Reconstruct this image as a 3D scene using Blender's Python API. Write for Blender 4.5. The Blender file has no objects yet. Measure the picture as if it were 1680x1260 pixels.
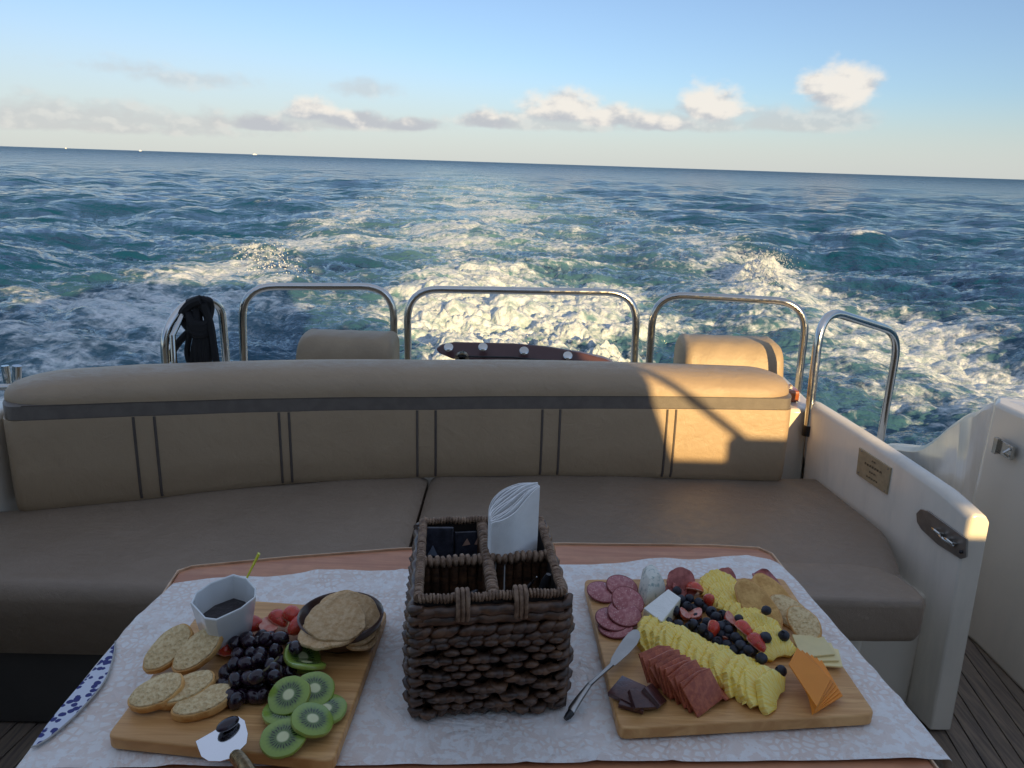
import bpy, math, random
import numpy as np
from mathutils import Vector, Matrix
random.seed(7); R = math.radians
scn = bpy.context.scene
COL = scn.collection
SEA = -1.2
# ------------------------------------------------------------ survey helpers: picture measurements -> metres
FOC = 1250.0; ROLL = R(1.875); PITCH = math.atan(363/FOC*math.cos(ROLL)); CZ = 1.416
def ray(px, py):
    u = (px-840)/FOC; v = -(py-630)/FOC
    c, s = math.cos(ROLL), math.sin(ROLL)
    u, v = u*c-v*s, u*s+v*c
    cp, sp = math.cos(PITCH), math.sin(PITCH)
    return Vector((u, cp+v*sp, -sp+v*cp))
def atz(px, py, z):
    r = ray(px, py); t = (z-CZ)/r.z; return Vector((r.x*t, r.y*t, z))
def aty(px, py, y):
    r = ray(px, py); t = y/r.y; return Vector((r.x*t, y, CZ+r.z*t))
def azel(px, py):
    r = ray(px, py); return math.atan2(r.x, r.y), math.atan2(r.z, math.hypot(r.x, r.y))
# ------------------------------------------------------------ materials
MATS = {}
class NT:
    def __init__(s, nt): s.t = nt; s.n = nt.nodes; s.l = nt.links
    def new(s, ty, **k):
        n = s.n.new(ty)
        for a, b in k.items():
            if a.startswith('i_'): n.inputs[a[2:].replace('_', ' ')].default_value = b
            else: setattr(n, a, b)
        return n
    def link(s, a, b): s.l.new(a, b)
    def math(s, op, a, b=None, c=None, clamp=False):
        n = s.n.new('ShaderNodeMath'); n.operation = op; n.use_clamp = clamp
        for i, x in enumerate((a, b, c)):
            if x is None: continue
            if isinstance(x, (int, float)): n.inputs[i].default_value = x
            else: s.l.new(x, n.inputs[i])
        return n.outputs[0]
    def smooth(s, x, lo, hi, o0=0.0, o1=1.0):
        n = s.n.new('ShaderNodeMapRange'); n.interpolation_type = 'SMOOTHSTEP'
        s.l.new(x, n.inputs[0])
        for i, q in ((1, lo), (2, hi), (3, o0), (4, o1)):
            if isinstance(q, (int, float)): n.inputs[i].default_value = q
            else: s.l.new(q, n.inputs[i])
        return n.outputs[0]
    def mix(s, f, a, b, mode='MIX'):
        n = s.n.new('ShaderNodeMix'); n.data_type = 'RGBA'; n.blend_type = mode
        for i, x in ((0, f), (6, a), (7, b)):
            if isinstance(x, (int, float)): n.inputs[i].default_value = x
            elif isinstance(x, tuple): n.inputs[i].default_value = (*x[:3], 1)
            else: s.l.new(x, n.inputs[i])
        return n.outputs[2]
    def noise(s, scale, detail=4, rough=.55, vec=None, dist=0.0, out=0):
        n = s.n.new('ShaderNodeTexNoise'); n.inputs['Scale'].default_value = scale
        n.inputs['Detail'].default_value = detail; n.inputs['Roughness'].default_value = rough
        n.inputs['Distortion'].default_value = dist
        if vec is not None: s.l.new(vec, n.inputs['Vector'])
        return n.outputs[out]
    def voro(s, scale, feature='F1', vec=None, out=0, rnd=1.0):
        n = s.n.new('ShaderNodeTexVoronoi'); n.feature = feature; n.inputs['Scale'].default_value = scale
        n.inputs['Randomness'].default_value = rnd
        if vec is not None: s.l.new(vec, n.inputs['Vector'])
        return n.outputs[out]
    def coord(s, out='Object', scale=None, rot=None):
        c = s.n.new('ShaderNodeTexCoord').outputs[out]
        if scale or rot:
            m = s.n.new('ShaderNodeMapping')
            if scale: m.inputs['Scale'].default_value = scale
            if rot: m.inputs['Rotation'].default_value = rot
            s.l.new(c, m.inputs[0]); return m.outputs[0]
        return c
    def bump(s, h, dist=.002, strength=1.0, normal=None):
        n = s.n.new('ShaderNodeBump'); n.inputs['Strength'].default_value = strength
        n.inputs['Distance'].default_value = dist; s.l.new(h, n.inputs['Height'])
        if normal is not None: s.l.new(normal, n.inputs['Normal'])
        return n.outputs[0]
def mat(name, base=(.5, .5, .5), rough=.5, metal=0.0, spec=.5, var=.15, vscale=30, bump=0.0, bscale=120, base2=None,
        sss=0.0, coat=0.0, fn=None, trans=0.0):
    if name in MATS: return MATS[name]
    m = bpy.data.materials.new(name); m.use_nodes = True; n = NT(m.node_tree)
    p = m.node_tree.nodes['Principled BSDF']
    p.inputs['Roughness'].default_value = rough; p.inputs['Metallic'].default_value = metal
    p.inputs['Specular IOR Level'].default_value = spec
    if coat: p.inputs['Coat Weight'].default_value = coat; p.inputs['Coat Roughness'].default_value = .12
    if sss:
        p.inputs['Subsurface Weight'].default_value = sss; p.inputs['Subsurface Radius'].default_value = (.008, .005, .003)
        p.inputs['Subsurface Scale'].default_value = .6
    if trans: p.inputs['Transmission Weight'].default_value = trans
    b2 = base2 or tuple(c*(1-var) for c in base)
    co = n.coord()
    nz = n.noise(vscale, 5, .6, co)
    c = n.mix(n.smooth(nz, .35, .65), base, b2)
    # every copy of a thing gets a slightly different tone
    oi = m.node_tree.nodes.new('ShaderNodeObjectInfo')
    hs = n.new('ShaderNodeHueSaturation'); n.link(c, hs.inputs['Color'])
    n.link(n.smooth(oi.outputs['Random'], 0, 1, .9, 1.1), hs.inputs['Value'])
    n.link(hs.outputs[0], p.inputs['Base Color'])
    if bump: n.link(n.bump(n.noise(bscale, 4, .6, co), bump), p.inputs['Normal'])
    if fn: fn(n, p, co, hs.outputs[0])
    MATS[name] = m; return m
# ------------------------------------------------------------ mesh building
class MB:
    def __init__(s): s.v = []; s.f = []
    def add(s, v, f, M=None):
        o = len(s.v)
        s.v += [tuple(M @ Vector(p)) if M is not None else tuple(p) for p in v]
        s.f += [tuple(i+o for i in q) for q in f]; return s
    def box(s, c, d, M=None, rz=0.0):
        x, y, z = d[0]/2, d[1]/2, d[2]/2
        vs = [(a*x, b*y, e*z) for a in (-1, 1) for b in (-1, 1) for e in (-1, 1)]
        L = Matrix.Translation(c) @ Matrix.Rotation(rz, 4, 'Z')
        if M is not None: L = M @ L
        return s.add(vs, [(0, 1, 3, 2), (4, 6, 7, 5), (0, 4, 5, 1), (2, 3, 7, 6), (0, 2, 6, 4), (1, 5, 7, 3)], L)
    def rings(s, rings, closed=True, caps=True, loop=False, M=None):
        n = len(rings[0]); v = [p for r in rings for p in r]; f = []
        m = len(rings)
        for i in range(m if loop else m-1):
            a, b = i*n, ((i+1) % m)*n
            for j in range(n if closed else n-1):
                k = (j+1) % n; f.append((a+j, a+k, b+k, b+j))
        if caps and not loop: f.append(tuple(reversed(range(n)))); f.append(tuple((m-1)*n+j for j in range(n)))
        return s.add(v, f, M)
    def tube(s, pts, r, n=10, loop=False, flat=1.0, M=None):
        P = [Vector(p) for p in pts]; m = len(P); rs = r if isinstance(r, (list, tuple)) else [r]*m
        out = []; up = None
        for i, p in enumerate(P):
            a = P[(i-1) % m] if (loop or i) else p; b = P[(i+1) % m] if (loop or i < m-1) else p
            t = (b-a); t = t.normalized() if t.length > 1e-9 else Vector((0, 0, 1))
            if up is None:
                up = Vector((0, 0, 1)) if abs(t.z) < .9 else Vector((0, 1, 0))
            x = up - t*up.dot(t); x.normalize(); up = x; y = t.cross(x)
            out.append([p + (x*math.cos(2*math.pi*j/n)*flat + y*math.sin(2*math.pi*j/n))*rs[i] for j in range(n)])
        return s.rings(out, loop=loop, M=M)
    def lathe(s, prof, n=24, c=(0, 0, 0), M=None):
        out = [[(c[0]+r*math.cos(2*math.pi*j/n), c[1]+r*math.sin(2*math.pi*j/n), c[2]+z) for j in range(n)] for r, z in prof]
        return s.rings(out, M=M)
    def ball(s, c, r, n=12, M=None, jit=0.0):
        r = r if isinstance(r, (tuple, list)) else (r, r, r); out = []
        for i in range(1, n):
            a = math.pi*i/n
            out.append([(c[0]+r[0]*math.sin(a)*math.cos(2*math.pi*j/(n*2))*(1+random.uniform(-jit, jit)),
                         c[1]+r[1]*math.sin(a)*math.sin(2*math.pi*j/(n*2)), c[2]-r[2]*math.cos(a)) for j in range(n*2)])
        return s.rings(out, M=M)
    def slab(s, poly, z0, z1, bev=0.0, M=None):
        c = Vector((sum(p[0] for p in poly)/len(poly), sum(p[1] for p in poly)/len(poly)))
        def rg(z, ins):
            o = []
            for p in poly:
                d = Vector((p[0], p[1]))-c; L = max(d.length, 1e-9); d *= max(L-ins, 0)/L; o.append((c.x+d.x, c.y+d.y, z))
            return o
        if bev: rs = [rg(z0, bev), rg(z0+bev*.3, bev*.3), rg(z0+bev, 0), rg(z1-bev, 0), rg(z1-bev*.3, bev*.3), rg(z1, bev)]
        else: rs = [rg(z0, 0), rg(z1, 0)]
        return s.rings(rs, M=M)
    def grid(s, fn, nu, nv, M=None):
        v = [fn(i/nu, j/nv) for i in range(nu+1) for j in range(nv+1)]
        f = [(i*(nv+1)+j, (i+1)*(nv+1)+j, (i+1)*(nv+1)+j+1, i*(nv+1)+j+1) for i in range(nu) for j in range(nv)]
        return s.add(v, f, M)
    def build(s, name, m, parent=None, bevel=0.0, smooth=True, loc=None, ang=40, solid=0.0, sub=0):
        me = bpy.data.meshes.new(name)
        off = Vector(loc) if loc is not None else (parent_origin(parent) if parent is not None else Vector())
        me.from_pydata([tuple(Vector(p)-off) for p in s.v], [], s.f); me.update()
        bm = __import__('bmesh').new(); bm.from_mesh(me); __import__('bmesh').ops.recalc_face_normals(bm, faces=bm.faces); bm.to_mesh(me); bm.free()
        if smooth: me.shade_smooth(); me.set_sharp_from_angle(angle=R(ang))
        me.materials.append(m)
        o = bpy.data.objects.new(name, me); COL.objects.link(o)
        if parent is not None: o.parent = parent
        elif loc is not None: o.location = loc
        if solid: q = o.modifiers.new('Solid', 'SOLIDIFY'); q.thickness = solid; q.offset = 0
        if bevel:
            b = o.modifiers.new('Bevel', 'BEVEL'); b.width = bevel; b.segments = 3; b.limit_method = 'ANGLE'; b.angle_limit = R(35)
            b.harden_normals = False
        if sub: q = o.modifiers.new('Sub', 'SUBSURF'); q.levels = sub; q.render_levels = sub
        return o
def parent_origin(p):
    o = Vector(p.location)
    while p.parent is not None: p = p.parent; o += Vector(p.location)
    return o
def tag(o, label=None, cat=None, group=None, kind=None):
    if label: o['label'] = label
    if cat: o['category'] = cat
    if group: o['group'] = group
    if kind: o['kind'] = kind
    return o
def thing(name, label, cat, loc=(0, 0, 0), rot=(0, 0, 0), group=None):
    o = bpy.data.objects.new(name, None); COL.objects.link(o); o.empty_display_size = .05
    o.location = loc; o.rotation_euler = rot
    return tag(o, label, cat, group)
def copy_thing(o, loc, rot, label=None, scale=None):
    def rec(a, par):
        c = a.copy(); COL.objects.link(c)
        if par is not None: c.parent = par
        for ch in [k for k in bpy.data.objects if k.parent == a and k != c]: rec(ch, c)
        return c
    c = rec(o, None); c.location = loc; c.rotation_euler = rot
    if label: c['label'] = label
    if scale: c.scale = scale
    return c
def arc_pts(p0, p1, n): return [Vector(p0).lerp(Vector(p1), i/n) for i in range(n+1)]
def catmull(P, n=8, loop=False):
    P = [Vector(p) for p in P]; out = []; m = len(P)
    for i in range(m if loop else m-1):
        a, b, c, d = (P[(i+k) % m] if loop else P[min(max(i+k, 0), m-1)] for k in (-1, 0, 1, 2))
        for j in range(n):
            t = j/n
            out.append(.5*((2*b)+(c-a)*t+(2*a-5*b+4*c-d)*t*t+(3*b-a-3*c+d)*t**3))
    if not loop: out.append(P[-1])
    return out
def fillet(P, r, n=6):
    P = [Vector(p) for p in P]; out = [P[0]]
    for i in range(1, len(P)-1):
        a = (P[i-1]-P[i]); b = (P[i+1]-P[i]); ra = min(r, a.length*.48, b.length*.48)
        A = P[i]+a.normalized()*ra; B = P[i]+b.normalized()*ra
        for j in range(n+1):
            t = j/n; out.append(A*(1-t)**2+P[i]*2*t*(1-t)+B*t*t)
    out.append(P[-1]); return out
# ------------------------------------------------------------ sun, sky, camera
SUN_EL = R(13.5); SUN_OFF = R(21)
S = Vector((math.sin(SUN_OFF)*math.cos(SUN_EL), -math.cos(SUN_OFF)*math.cos(SUN_EL), math.sin(SUN_EL)))
ld = bpy.data.lights.new('sun', 'SUN'); ld.energy = 5.0; ld.angle = R(.5); ld.color = (1, .70, .31)
sun = bpy.data.objects.new('sun', ld); COL.objects.link(sun); sun.rotation_euler = S.to_track_quat('Z', 'Y').to_euler()
W = bpy.data.worlds.new('World'); scn.world = W; W.use_nodes = True
def world():
    n = NT(W.node_tree); n.n.clear()
    out = n.new('ShaderNodeOutputWorld'); bg = n.new('ShaderNodeBackground'); bg.inputs['Strength'].default_value = .093
    sky = n.new('ShaderNodeTexSky', sky_type='NISHITA'); sky.sun_disc = False
    sky.sun_elevation = SUN_EL; sky.sun_rotation = math.pi-SUN_OFF; sky.altitude = 0; sky.air_density = 1.0; sky.dust_density = .3; sky.ozone_density = 4.0
    d = n.coord('Generated'); sx = n.new('ShaderNodeSeparateXYZ'); n.link(d, sx.inputs[0])
    x, y, z = sx.outputs
    az = n.math('ARCTAN2', x, y); hl = n.math('SQRT', n.math('ADD', n.math('MULTIPLY', x, x), n.math('MULTIPLY', y, y)))
    el = n.math('ARCTAN2', z, hl)
    cv = n.new('ShaderNodeCombineXYZ'); n.link(az, cv.inputs[0]); n.link(n.math('MULTIPLY', el, 1.5), cv.inputs[1])
    v = cv.outputs[0]
    nA = n.noise(23, 5, .5, v); nB = n.noise(62, 3, .5, v)
    # same field sampled a little toward the sun side: gives lit and shaded sides to each cloud
    off = n.new('ShaderNodeVectorMath', operation='ADD'); n.link(v, off.inputs[0]); off.inputs[1].default_value = (.007, .011, 0)
    nC = n.noise(23, 5, .5, off.outputs[0])
    def blob(px, py, wx, wy, soft=1.0, flat=True):
        a, e = azel(px, py); a1 = wx/FOC; e1 = wy/FOC
        da = n.math('DIVIDE', n.math('SUBTRACT', az, a), a1)
        de = n.math('DIVIDE', n.math('SUBTRACT', el, e), e1)
        if flat:   # flatter underside
            neg = n.math('MULTIPLY', n.math('MINIMUM', de, 0.0), 1.5); de = n.math('ADD', de, neg)
        r2 = n.math('ADD', n.math('MULTIPLY', da, da), n.math('MULTIPLY', de, de))
        return n.math('MULTIPLY', n.math('SUBTRACT', 1.0, n.math('SQRT', r2)), soft)
    def union(lst):
        r = lst[0]
        for q in lst[1:]: r = n.math('MAXIMUM', r, q)
        return r
    puffs = union([blob(925, 186, 100, 46), blob(1000, 196, 74, 34), blob(1165, 180, 66, 56), blob(800, 202, 62, 28), blob(1080, 206, 70, 24),
                   blob(1378, 158, 64, 62), blob(1335, 146, 38, 36), blob(1404, 150, 44, 50), blob(512, 186, 56, 34), blob(590, 202, 80, 26), blob(430, 208, 60, 20), blob(670, 208, 60, 18)])
    bank = union([blob(900, 206, 190, 30), blob(1120, 206, 160, 32), blob(1300, 206, 130, 34), blob(1370, 195, 80, 44), blob(570, 206, 190, 26), blob(450, 208, 120, 22)])
    haze = union([blob(120, 195, 220, 42, .95), blob(300, 205, 200, 34, .9), blob(20, 190, 110, 40, .95), blob(130, 208, 380, 28, .95)])
    thin = union([blob(310, 130, 150, 20, .85, False), blob(210, 112, 140, 18, .6, False), blob(598, 146, 85, 20, .95, False)])
    def dens(mask, lo, hi, k=1.05):
        nn = n.math('ADD', n.math('MULTIPLY', n.math('SUBTRACT', nA, .5), k), n.math('MULTIPLY', n.math('SUBTRACT', nB, .5), .5*k))
        return n.smooth(n.math('ADD', mask, nn), lo, hi)
    dp = n.math('MULTIPLY', dens(puffs, .06, .58, .9), .95); db = n.math('MULTIPLY', dens(bank, .05, .65, .8), .62); dh = n.math('MULTIPLY', dens(haze, .1, .75), .62); dt = n.math('MULTIPLY', dens(thin, .1, .8, 1.1), .5)
    lit = n.smooth(n.math('ADD', n.math('MULTIPLY', n.math('SUBTRACT', nA, nC), 3.2), n.math('MULTIPLY', n.smooth(el, R(1.6), R(4.4)), .95)), .12, 1.0)
    litL = n.smooth(n.math('SUBTRACT', nA, nC), -.03, .12)
    K = 1.0
    shade = tuple(K*c for c in (3.6, 3.75, 4.0)); bright = tuple(K*c for c in (6.1, 5.75, 5.25))
    c1 = n.mix(lit, shade, bright)
    c2 = n.mix(litL, tuple(K*c for c in (3.9, 3.9, 3.95)), tuple(K*c for c in (4.9, 4.75, 4.55)))
    # pale sea haze close to the horizon
    hl_ = n.smooth(az, R(-34), R(20), R(11), R(5.5)); hz = n.smooth(el, R(0), hl_, .74, 0.0)
    vs = n.new('ShaderNodeHueSaturation'); vs.inputs['Saturation'].default_value = .86; n.link(n.mix(1.0, sky.outputs[0], (.94, .95, 1.02), 'MULTIPLY'), vs.inputs['Color'])
    # brightening added overhead, out of view, to fill the foreground with light
    sky_fill = n.smooth(el, R(14), R(42)); up_ = n.mix(n.math('MULTIPLY', sky_fill, .42), vs.outputs[0], (4.9, 5.5, 6.6))
    skyc = n.mix(hz, up_, tuple(K*c for c in (4.35, 4.55, 4.5)))
    skyc = n.mix(dt, skyc, c2); skyc = n.mix(dh, skyc, c2); skyc = n.mix(db, skyc, c2); skyc = n.mix(dp, skyc, c1)
    n.link(skyc, bg.inputs[0]); n.link(bg.outputs[0], out.inputs[0])
world()
cd = bpy.data.cameras.new('camera'); cam = bpy.data.objects.new('camera', cd); COL.objects.link(cam); scn.camera = cam
cd.sensor_width = 36; cd.lens = 36*FOC/1680; cd.clip_start = .02; cd.clip_end = 60000
cam.matrix_world = Matrix.Translation((0, 0, CZ)) @ Matrix.Rotation(math.pi/2-PITCH, 4, 'X') @ Matrix.Rotation(ROLL, 4, 'Z')
scn.view_settings.view_transform = 'Standard'; scn.view_settings.look = 'None'; scn.view_settings.exposure = 0.68
scn.view_settings.gamma = 1
# ------------------------------------------------------------ the sea
rng = np.random.default_rng(3)
def fnoise(n, beta, lo=1):
    k = np.hypot(*np.meshgrid(np.fft.fftfreq(n)*n, np.fft.fftfreq(n)*n)); k[0, 0] = 1
    a = np.fft.fft2(rng.standard_normal((n, n)))*k**(-beta/2); a[k < lo] = 0
    r = np.real(np.fft.ifft2(a)); return r/r.std()
def sample(T, X, Y, L):
    n = T.shape[0]; u = (X/L % 1)*n; v = (Y/L % 1)*n
    i = np.floor(u).astype(int); j = np.floor(v).astype(int); a = u-i; b = v-j; i %= n; j %= n; i1 = (i+1) % n; j1 = (j+1) % n
    return (T[i, j]*(1-a)*(1-b)+T[i1, j]*a*(1-b)+T[i, j1]*(1-a)*b+T[i1, j1]*a*b)
def ocean(n, L, wind, wdir, kmin, kmax, spread):
    f = np.fft.fftfreq(n)*n*2*np.pi/L; KX, KY = np.meshgrid(f, f, indexing='ij'); k = np.hypot(KX, KY); k[0, 0] = 1
    Lw = wind**2/9.81; cs = (KX*np.cos(wdir)+KY*np.sin(wdir))/k
    P = np.exp(-1/(k*Lw)**2)/k**4*(spread+(1-spread)*np.abs(cs)**2)*np.where(cs < 0, .35, 1)
    P *= (k > kmin)*(k < kmax); P[0, 0] = 0
    h = (rng.standard_normal((n, n))+1j*rng.standard_normal((n, n)))*np.sqrt(P)
    g = lambda q: np.real(np.fft.ifft2(q))
    H = g(h); s = H.std(); return H/s, g(1j*KX/k*h)/s, g(1j*KY/k*h)/s
def sstep(x, a, b):
    t = np.clip((x-a)/(b-a), 0, 1); return t*t*(3-2*t)
def build_sea():
    az = np.concatenate([np.linspace(-180, -44, 60)[:-1], np.linspace(-44, 44, 1180), np.linspace(44, 180, 60)[1:-1]])*math.pi/180
    dep = np.concatenate([np.linspace(80, 25, 24)[:-1], np.linspace(25, .5, 640)[:-1], np.geomspace(.5, .008, 70)])*math.pi/180
    d = (CZ-SEA)/np.tan(dep)
    A, D = np.meshgrid(az, d, indexing='xy'); nr, nc = D.shape
    X = D*np.sin(A); Y = D*np.cos(A)
    n1 = ocean(512, 143.0, 5.2, R(250), 0, 9, .25); n2 = ocean(512, 31.0, 4.0, R(215), 1.0, 60, .45); n3 = ocean(256, 5.3, 2.2, R(270), 6, 200, .7)
    cell = np.maximum(D*np.gradient(dep)[:, None]*-1*D/(CZ-SEA), 1e-3); cell = np.minimum(np.abs(cell), 60)
    a1 = .175*np.exp(-(cell/9)**2); a2 = .064*np.exp(-(cell/2.2)**2); a3 = .019*np.exp(-(cell/.35)**2)
    nT = fnoise(1024, 3.4, 2); nT2 = fnoise(1024, 3.3, 3); nS = fnoise(512, 3.2, 2); nP = fnoise(512, 5.0, 4)
    # wake coordinates: xc the centre line, u across it
    xc = .35-.045*(Y-10)-.0002*np.clip(Y-10, 0, 400)**2; wob = sample(nS, X, Y, 60)*.5; u = X-xc
    back = Y > 4
    # calmer flattened water inside the wake
    half = 6.2+.05*np.clip(Y-10, 0, 80)
    inside = sstep(half-np.abs(u+wob*.5), -1.5, 1.5)*sstep(Y, 3, 8)
    fade = np.exp(-np.clip(Y-14, 0, 1e9)/55)
    calm = 1-.45*inside*np.exp(-np.clip(Y-12, 0, 1e9)/90)
    H = a1*sample(n1[0], X, Y, 143)*calm+a2*sample(n2[0], X, Y, 31)+a3*sample(n3[0], X, Y, 5.3)
    DX = a1*sample(n1[1], X, Y, 143)+a2*sample(n2[1], X, Y, 31)*1.1+a3*sample(n3[1], X, Y, 5.3)
    DY = a1*sample(n1[2], X, Y, 143)+a2*sample(n2[2], X, Y, 31)*1.1+a3*sample(n3[2], X, Y, 5.3)
    q1 = sample(nT, X, Y, 9.0); q2 = sample(nT2, X+3, Y, 3.1); q3 = sample(nT, Y*1.1+5, X, 27.0); q4 = sample(nT2, X, Y+7, 1.3)
    # centre wash
    wh = 1.5+.062*np.clip(Y-9, 0, 1e9)**1.0+.25*q3
    wash = sstep(wh*1.25-np.abs(u), -.35*wh, .45*wh)*sstep(Y, 2.5, 5)
    churn = wash*np.exp(-np.clip(Y-12, 0, 1e9)/7.0)
    # diverging arms
    armR = np.where(Y > 20, xc+7.0+.015*(Y-20), 6.9-(20-Y)*.02); uR = X-armR-.5*q3*.4
    widR = 1.55+.9*np.exp(-((Y-12)/5)**2)
    armr = np.exp(-(uR/(widR+.012*np.clip(Y-20, 0, 300)))**2)*sstep(Y, 5, 9)*(.45+.55*np.exp(-np.clip(Y-19, 0, 1e9)/9))*np.exp(-np.clip(Y-19, 0, 1e9)/70)
    armL = np.where(Y > 20, xc-6.6-.012*(Y-20), -6.7-.05*(Y-20)); uL = X-armL-.2*q3
    arml = np.exp(-(uL/(1.35+.7*np.exp(-((Y-11)/5)**2)+.012*np.clip(Y-20, 0, 300)))**2)*sstep(Y, 5, 8)*np.exp(-np.clip(Y-23, 0, 1e9)/70)
    bil = np.abs(sample(nP, X+.25*q1, Y, 5.5))+.35*np.abs(sample(nP, Y, X, 2.6))
    H += churn*(.062*bil+.05*q1+.012*q2-.05)+wash*fade*.035*q1+inside*fade*.012*bil
    # breaking crests along the arms
    def ridge(x0, y0, x1, y1, w, h):
        dx, dy = x1-x0, y1-y0; L2 = dx*dx+dy*dy; t = ((X-x0)*dx+(Y-y0)*dy)/L2
        px = X-(x0+np.clip(t, 0, 1)*dx); py = Y-(y0+np.clip(t, 0, 1)*dy)
        tt = np.clip(t, 0, 1); return h*np.exp(-(px*px+py*py)/w**2)*(.25+.75*np.sin(np.clip(tt*.62+.38*tt*tt, 0, 1)*2.0)**2)
    rr = ridge(4.7, 14.0, 7.1, 22, .62, .36); rl = ridge(-4.6, 15.0, -6.9, 20.8, .7, .22)
    rg = (rr+rl)*np.clip(.8+.22*np.abs(q2)+.08*np.abs(q4)+.3*q1, .1, 2); H += rg
    # longer swells the boat leaves behind, and two sharp crests outside
    def hump(x0, y0, wx, wy, h, rot=0):
        c, s_ = math.cos(rot), math.sin(rot); a = (X-x0)*c+(Y-y0)*s_; b = -(X-x0)*s_+(Y-y0)*c
        return h*np.exp(-np.abs(a/wx)**1.5-(b/wy)**2)
    H += hump(13.2, 29.5, 2.6, 1.4, .45, R(10))+hump(-12.3, 41, 3.2, 1.6, .45, R(-12))+hump(-9.8, 19, 2.6, 1.1, .34, R(18))+hump(-6.9, 14.2, 1.0, .9, .12)
    H += hump(-14.5, 21, 2.6, 1.6, .35, R(15))+hump(13, 19, 4.5, 1.5, .22, R(-14))+hump(10.5, 15, 4, 1.2, .16, R(-20))
    # foam and aerated water
    slick = np.exp(-(np.abs(u)/(2.4+.045*Y))**2)*sstep(Y, 14, 40)*np.exp(-np.clip(Y-60, 0, 1e9)/260)
    foam = churn*(.22+.15*bil)*(1+.3*q1)+wash*.31*np.exp(-np.clip(Y-12, 0, 1e9)/24)*(1+.45*q3+.25*q1)+armr*.50*(1+.3*q3+.2*q1)+arml*.38*(1+.35*q3+.2*q1)
    foam += .10*inside*np.exp(-np.clip(Y-14, 0, 1e9)/30)*(1+.6*q3)+(rr*1.7+rl*1.7)*np.clip(1+.3*q2, 0, 2)
    foam += .23*slick*(1+.4*q3)
    foam += .5*hump(13.2, 29.2, .8, .35, 1, R(10))+.45*hump(-12.3, 40.8, .9, .4, 1)
    # a few far whitecaps on the sharpest crests
    foam += .55*sstep(H, .46, .62)*(Y > 25)*(np.abs(u) > half)
    foam = np.where(back, foam, foam*0)
    aer = np.clip(wash*np.exp(-np.clip(Y-14, 0, 1e9)/30)+.55*armr+.45*arml+.32*inside*fade+.95*slick, 0, 1)*np.clip(.85+.2*q3, .3, 1.2)
    Z = SEA+H; X2 = X-DX*.9; Y2 = Y-DY*.9
    hullmask = (np.abs(X) < 3.2) & (Y < 5.2) & (Y > -14)
    Z = np.where(hullmask, np.minimum(Z, SEA+.02), Z)
    co = np.stack([X2, Y2, Z], -1).reshape(-1, 3).astype(np.float32)
    co = np.vstack([co, [[0, 0, SEA-.02]]]).astype(np.float32)
    idx = np.arange(nr*nc).reshape(nr, nc); nx = np.roll(idx, -1, axis=1)
    q = np.stack([idx[:-1], nx[:-1], nx[1:], idx[1:]], -1)[:, :, :].reshape(-1, 4)
    tri = np.stack([np.full(nc, nr*nc), nx[0], idx[0]], -1)
    me = bpy.data.meshes.new('sea'); me.vertices.add(len(co)); me.vertices.foreach_set('co', co.ravel())
    me.loops.add(q.size+tri.size); me.loops.foreach_set('vertex_index', np.concatenate([q.ravel(), tri.ravel()]).astype(np.int32))
    me.polygons.add(len(q)+len(tri))
    me.polygons.foreach_set('loop_start', np.concatenate([np.arange(len(q))*4, len(q)*4+np.arange(len(tri))*3]).astype(np.int32))
    me.update(calc_edges=True); me.shade_smooth()
    for nm, arr in (('foam', foam), ('aer', aer)):
        at = me.attributes.new(nm, 'FLOAT', 'POINT'); at.data.foreach_set('value', np.append(arr.ravel(), 0).astype(np.float32))
    m = bpy.data.materials.new('sea_water'); m.use_nodes = True; n = NT(m.node_tree); p = n.n['Principled BSDF']
    co = n.coord('Object')
    fo = n.new('ShaderNodeAttribute', attribute_name='foam').outputs['Fac']; ae = n.new('ShaderNodeAttribute', attribute_name='aer').outputs['Fac']
    wn = n.noise(.9, 3, .6, co, out=1); wv = n.new('ShaderNodeVectorMath', operation='MULTIPLY_ADD'); n.link(wn, wv.inputs[0]); wv.inputs[1].default_value = (.9, .9, 0); n.link(co, wv.inputs[2])
    l1 = n.voro(1.5, 'DISTANCE_TO_EDGE', wv.outputs[0]); l2 = n.voro(4.6, 'DISTANCE_TO_EDGE', wv.outputs[0])
    l3 = n.voro(.62, 'DISTANCE_TO_EDGE', wv.outputs[0]); lace = n.math('ADD', n.math('ADD', n.math('MULTIPLY', n.smooth(l1, 0, .42), .48), n.math('MULTIPLY', n.smooth(l2, 0, .42), .30)), n.math('MULTIPLY', n.smooth(l3, 0, .42), .22))
    st = n.coord('Object', scale=(1, .55, 1))
    nz = n.noise(1.1, 6, .68, st); nf = n.noise(7, 4, .7, co)
    thr = n.math('ADD', n.math('ADD', n.math('MULTIPLY', lace, .62), .17), n.math('ADD', n.math('MULTIPLY', n.math('SUBTRACT', nz, .5), 1.35), n.math('ADD', n.math('MULTIPLY', n.math('SUBTRACT', nf, .5), .75), n.math('MULTIPLY', n.math('SUBTRACT', n.noise(3.1, 4, .6, st, 1.2), .5), 1.1))))
    ff = n.smooth(n.math('SUBTRACT', fo, thr), -.16, .34)
    thin = n.noise(4.2, 5, .62, co, .8); ff = n.math('MULTIPLY', ff, n.math('MULTIPLY', n.smooth(fo, .02, .16), n.smooth(thin, .34, .60, .38, 1.0)))
    ripple = n.noise(9, 3, .65, n.coord('Object', scale=(1, 1.0, 1))); rip2 = n.noise(1.9, 4, .62, co); rip3 = n.noise(.35, 5, .6, n.coord('Object', scale=(.7, 1, 1)))
    b1 = n.bump(ripple, .025, .7); b2 = n.bump(rip2, .16, .9, b1); b3 = n.bump(rip3, .7, .8, b2)
    col = n.mix(ae, (.004, .048, .098), (.105, .215, .24))
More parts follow.
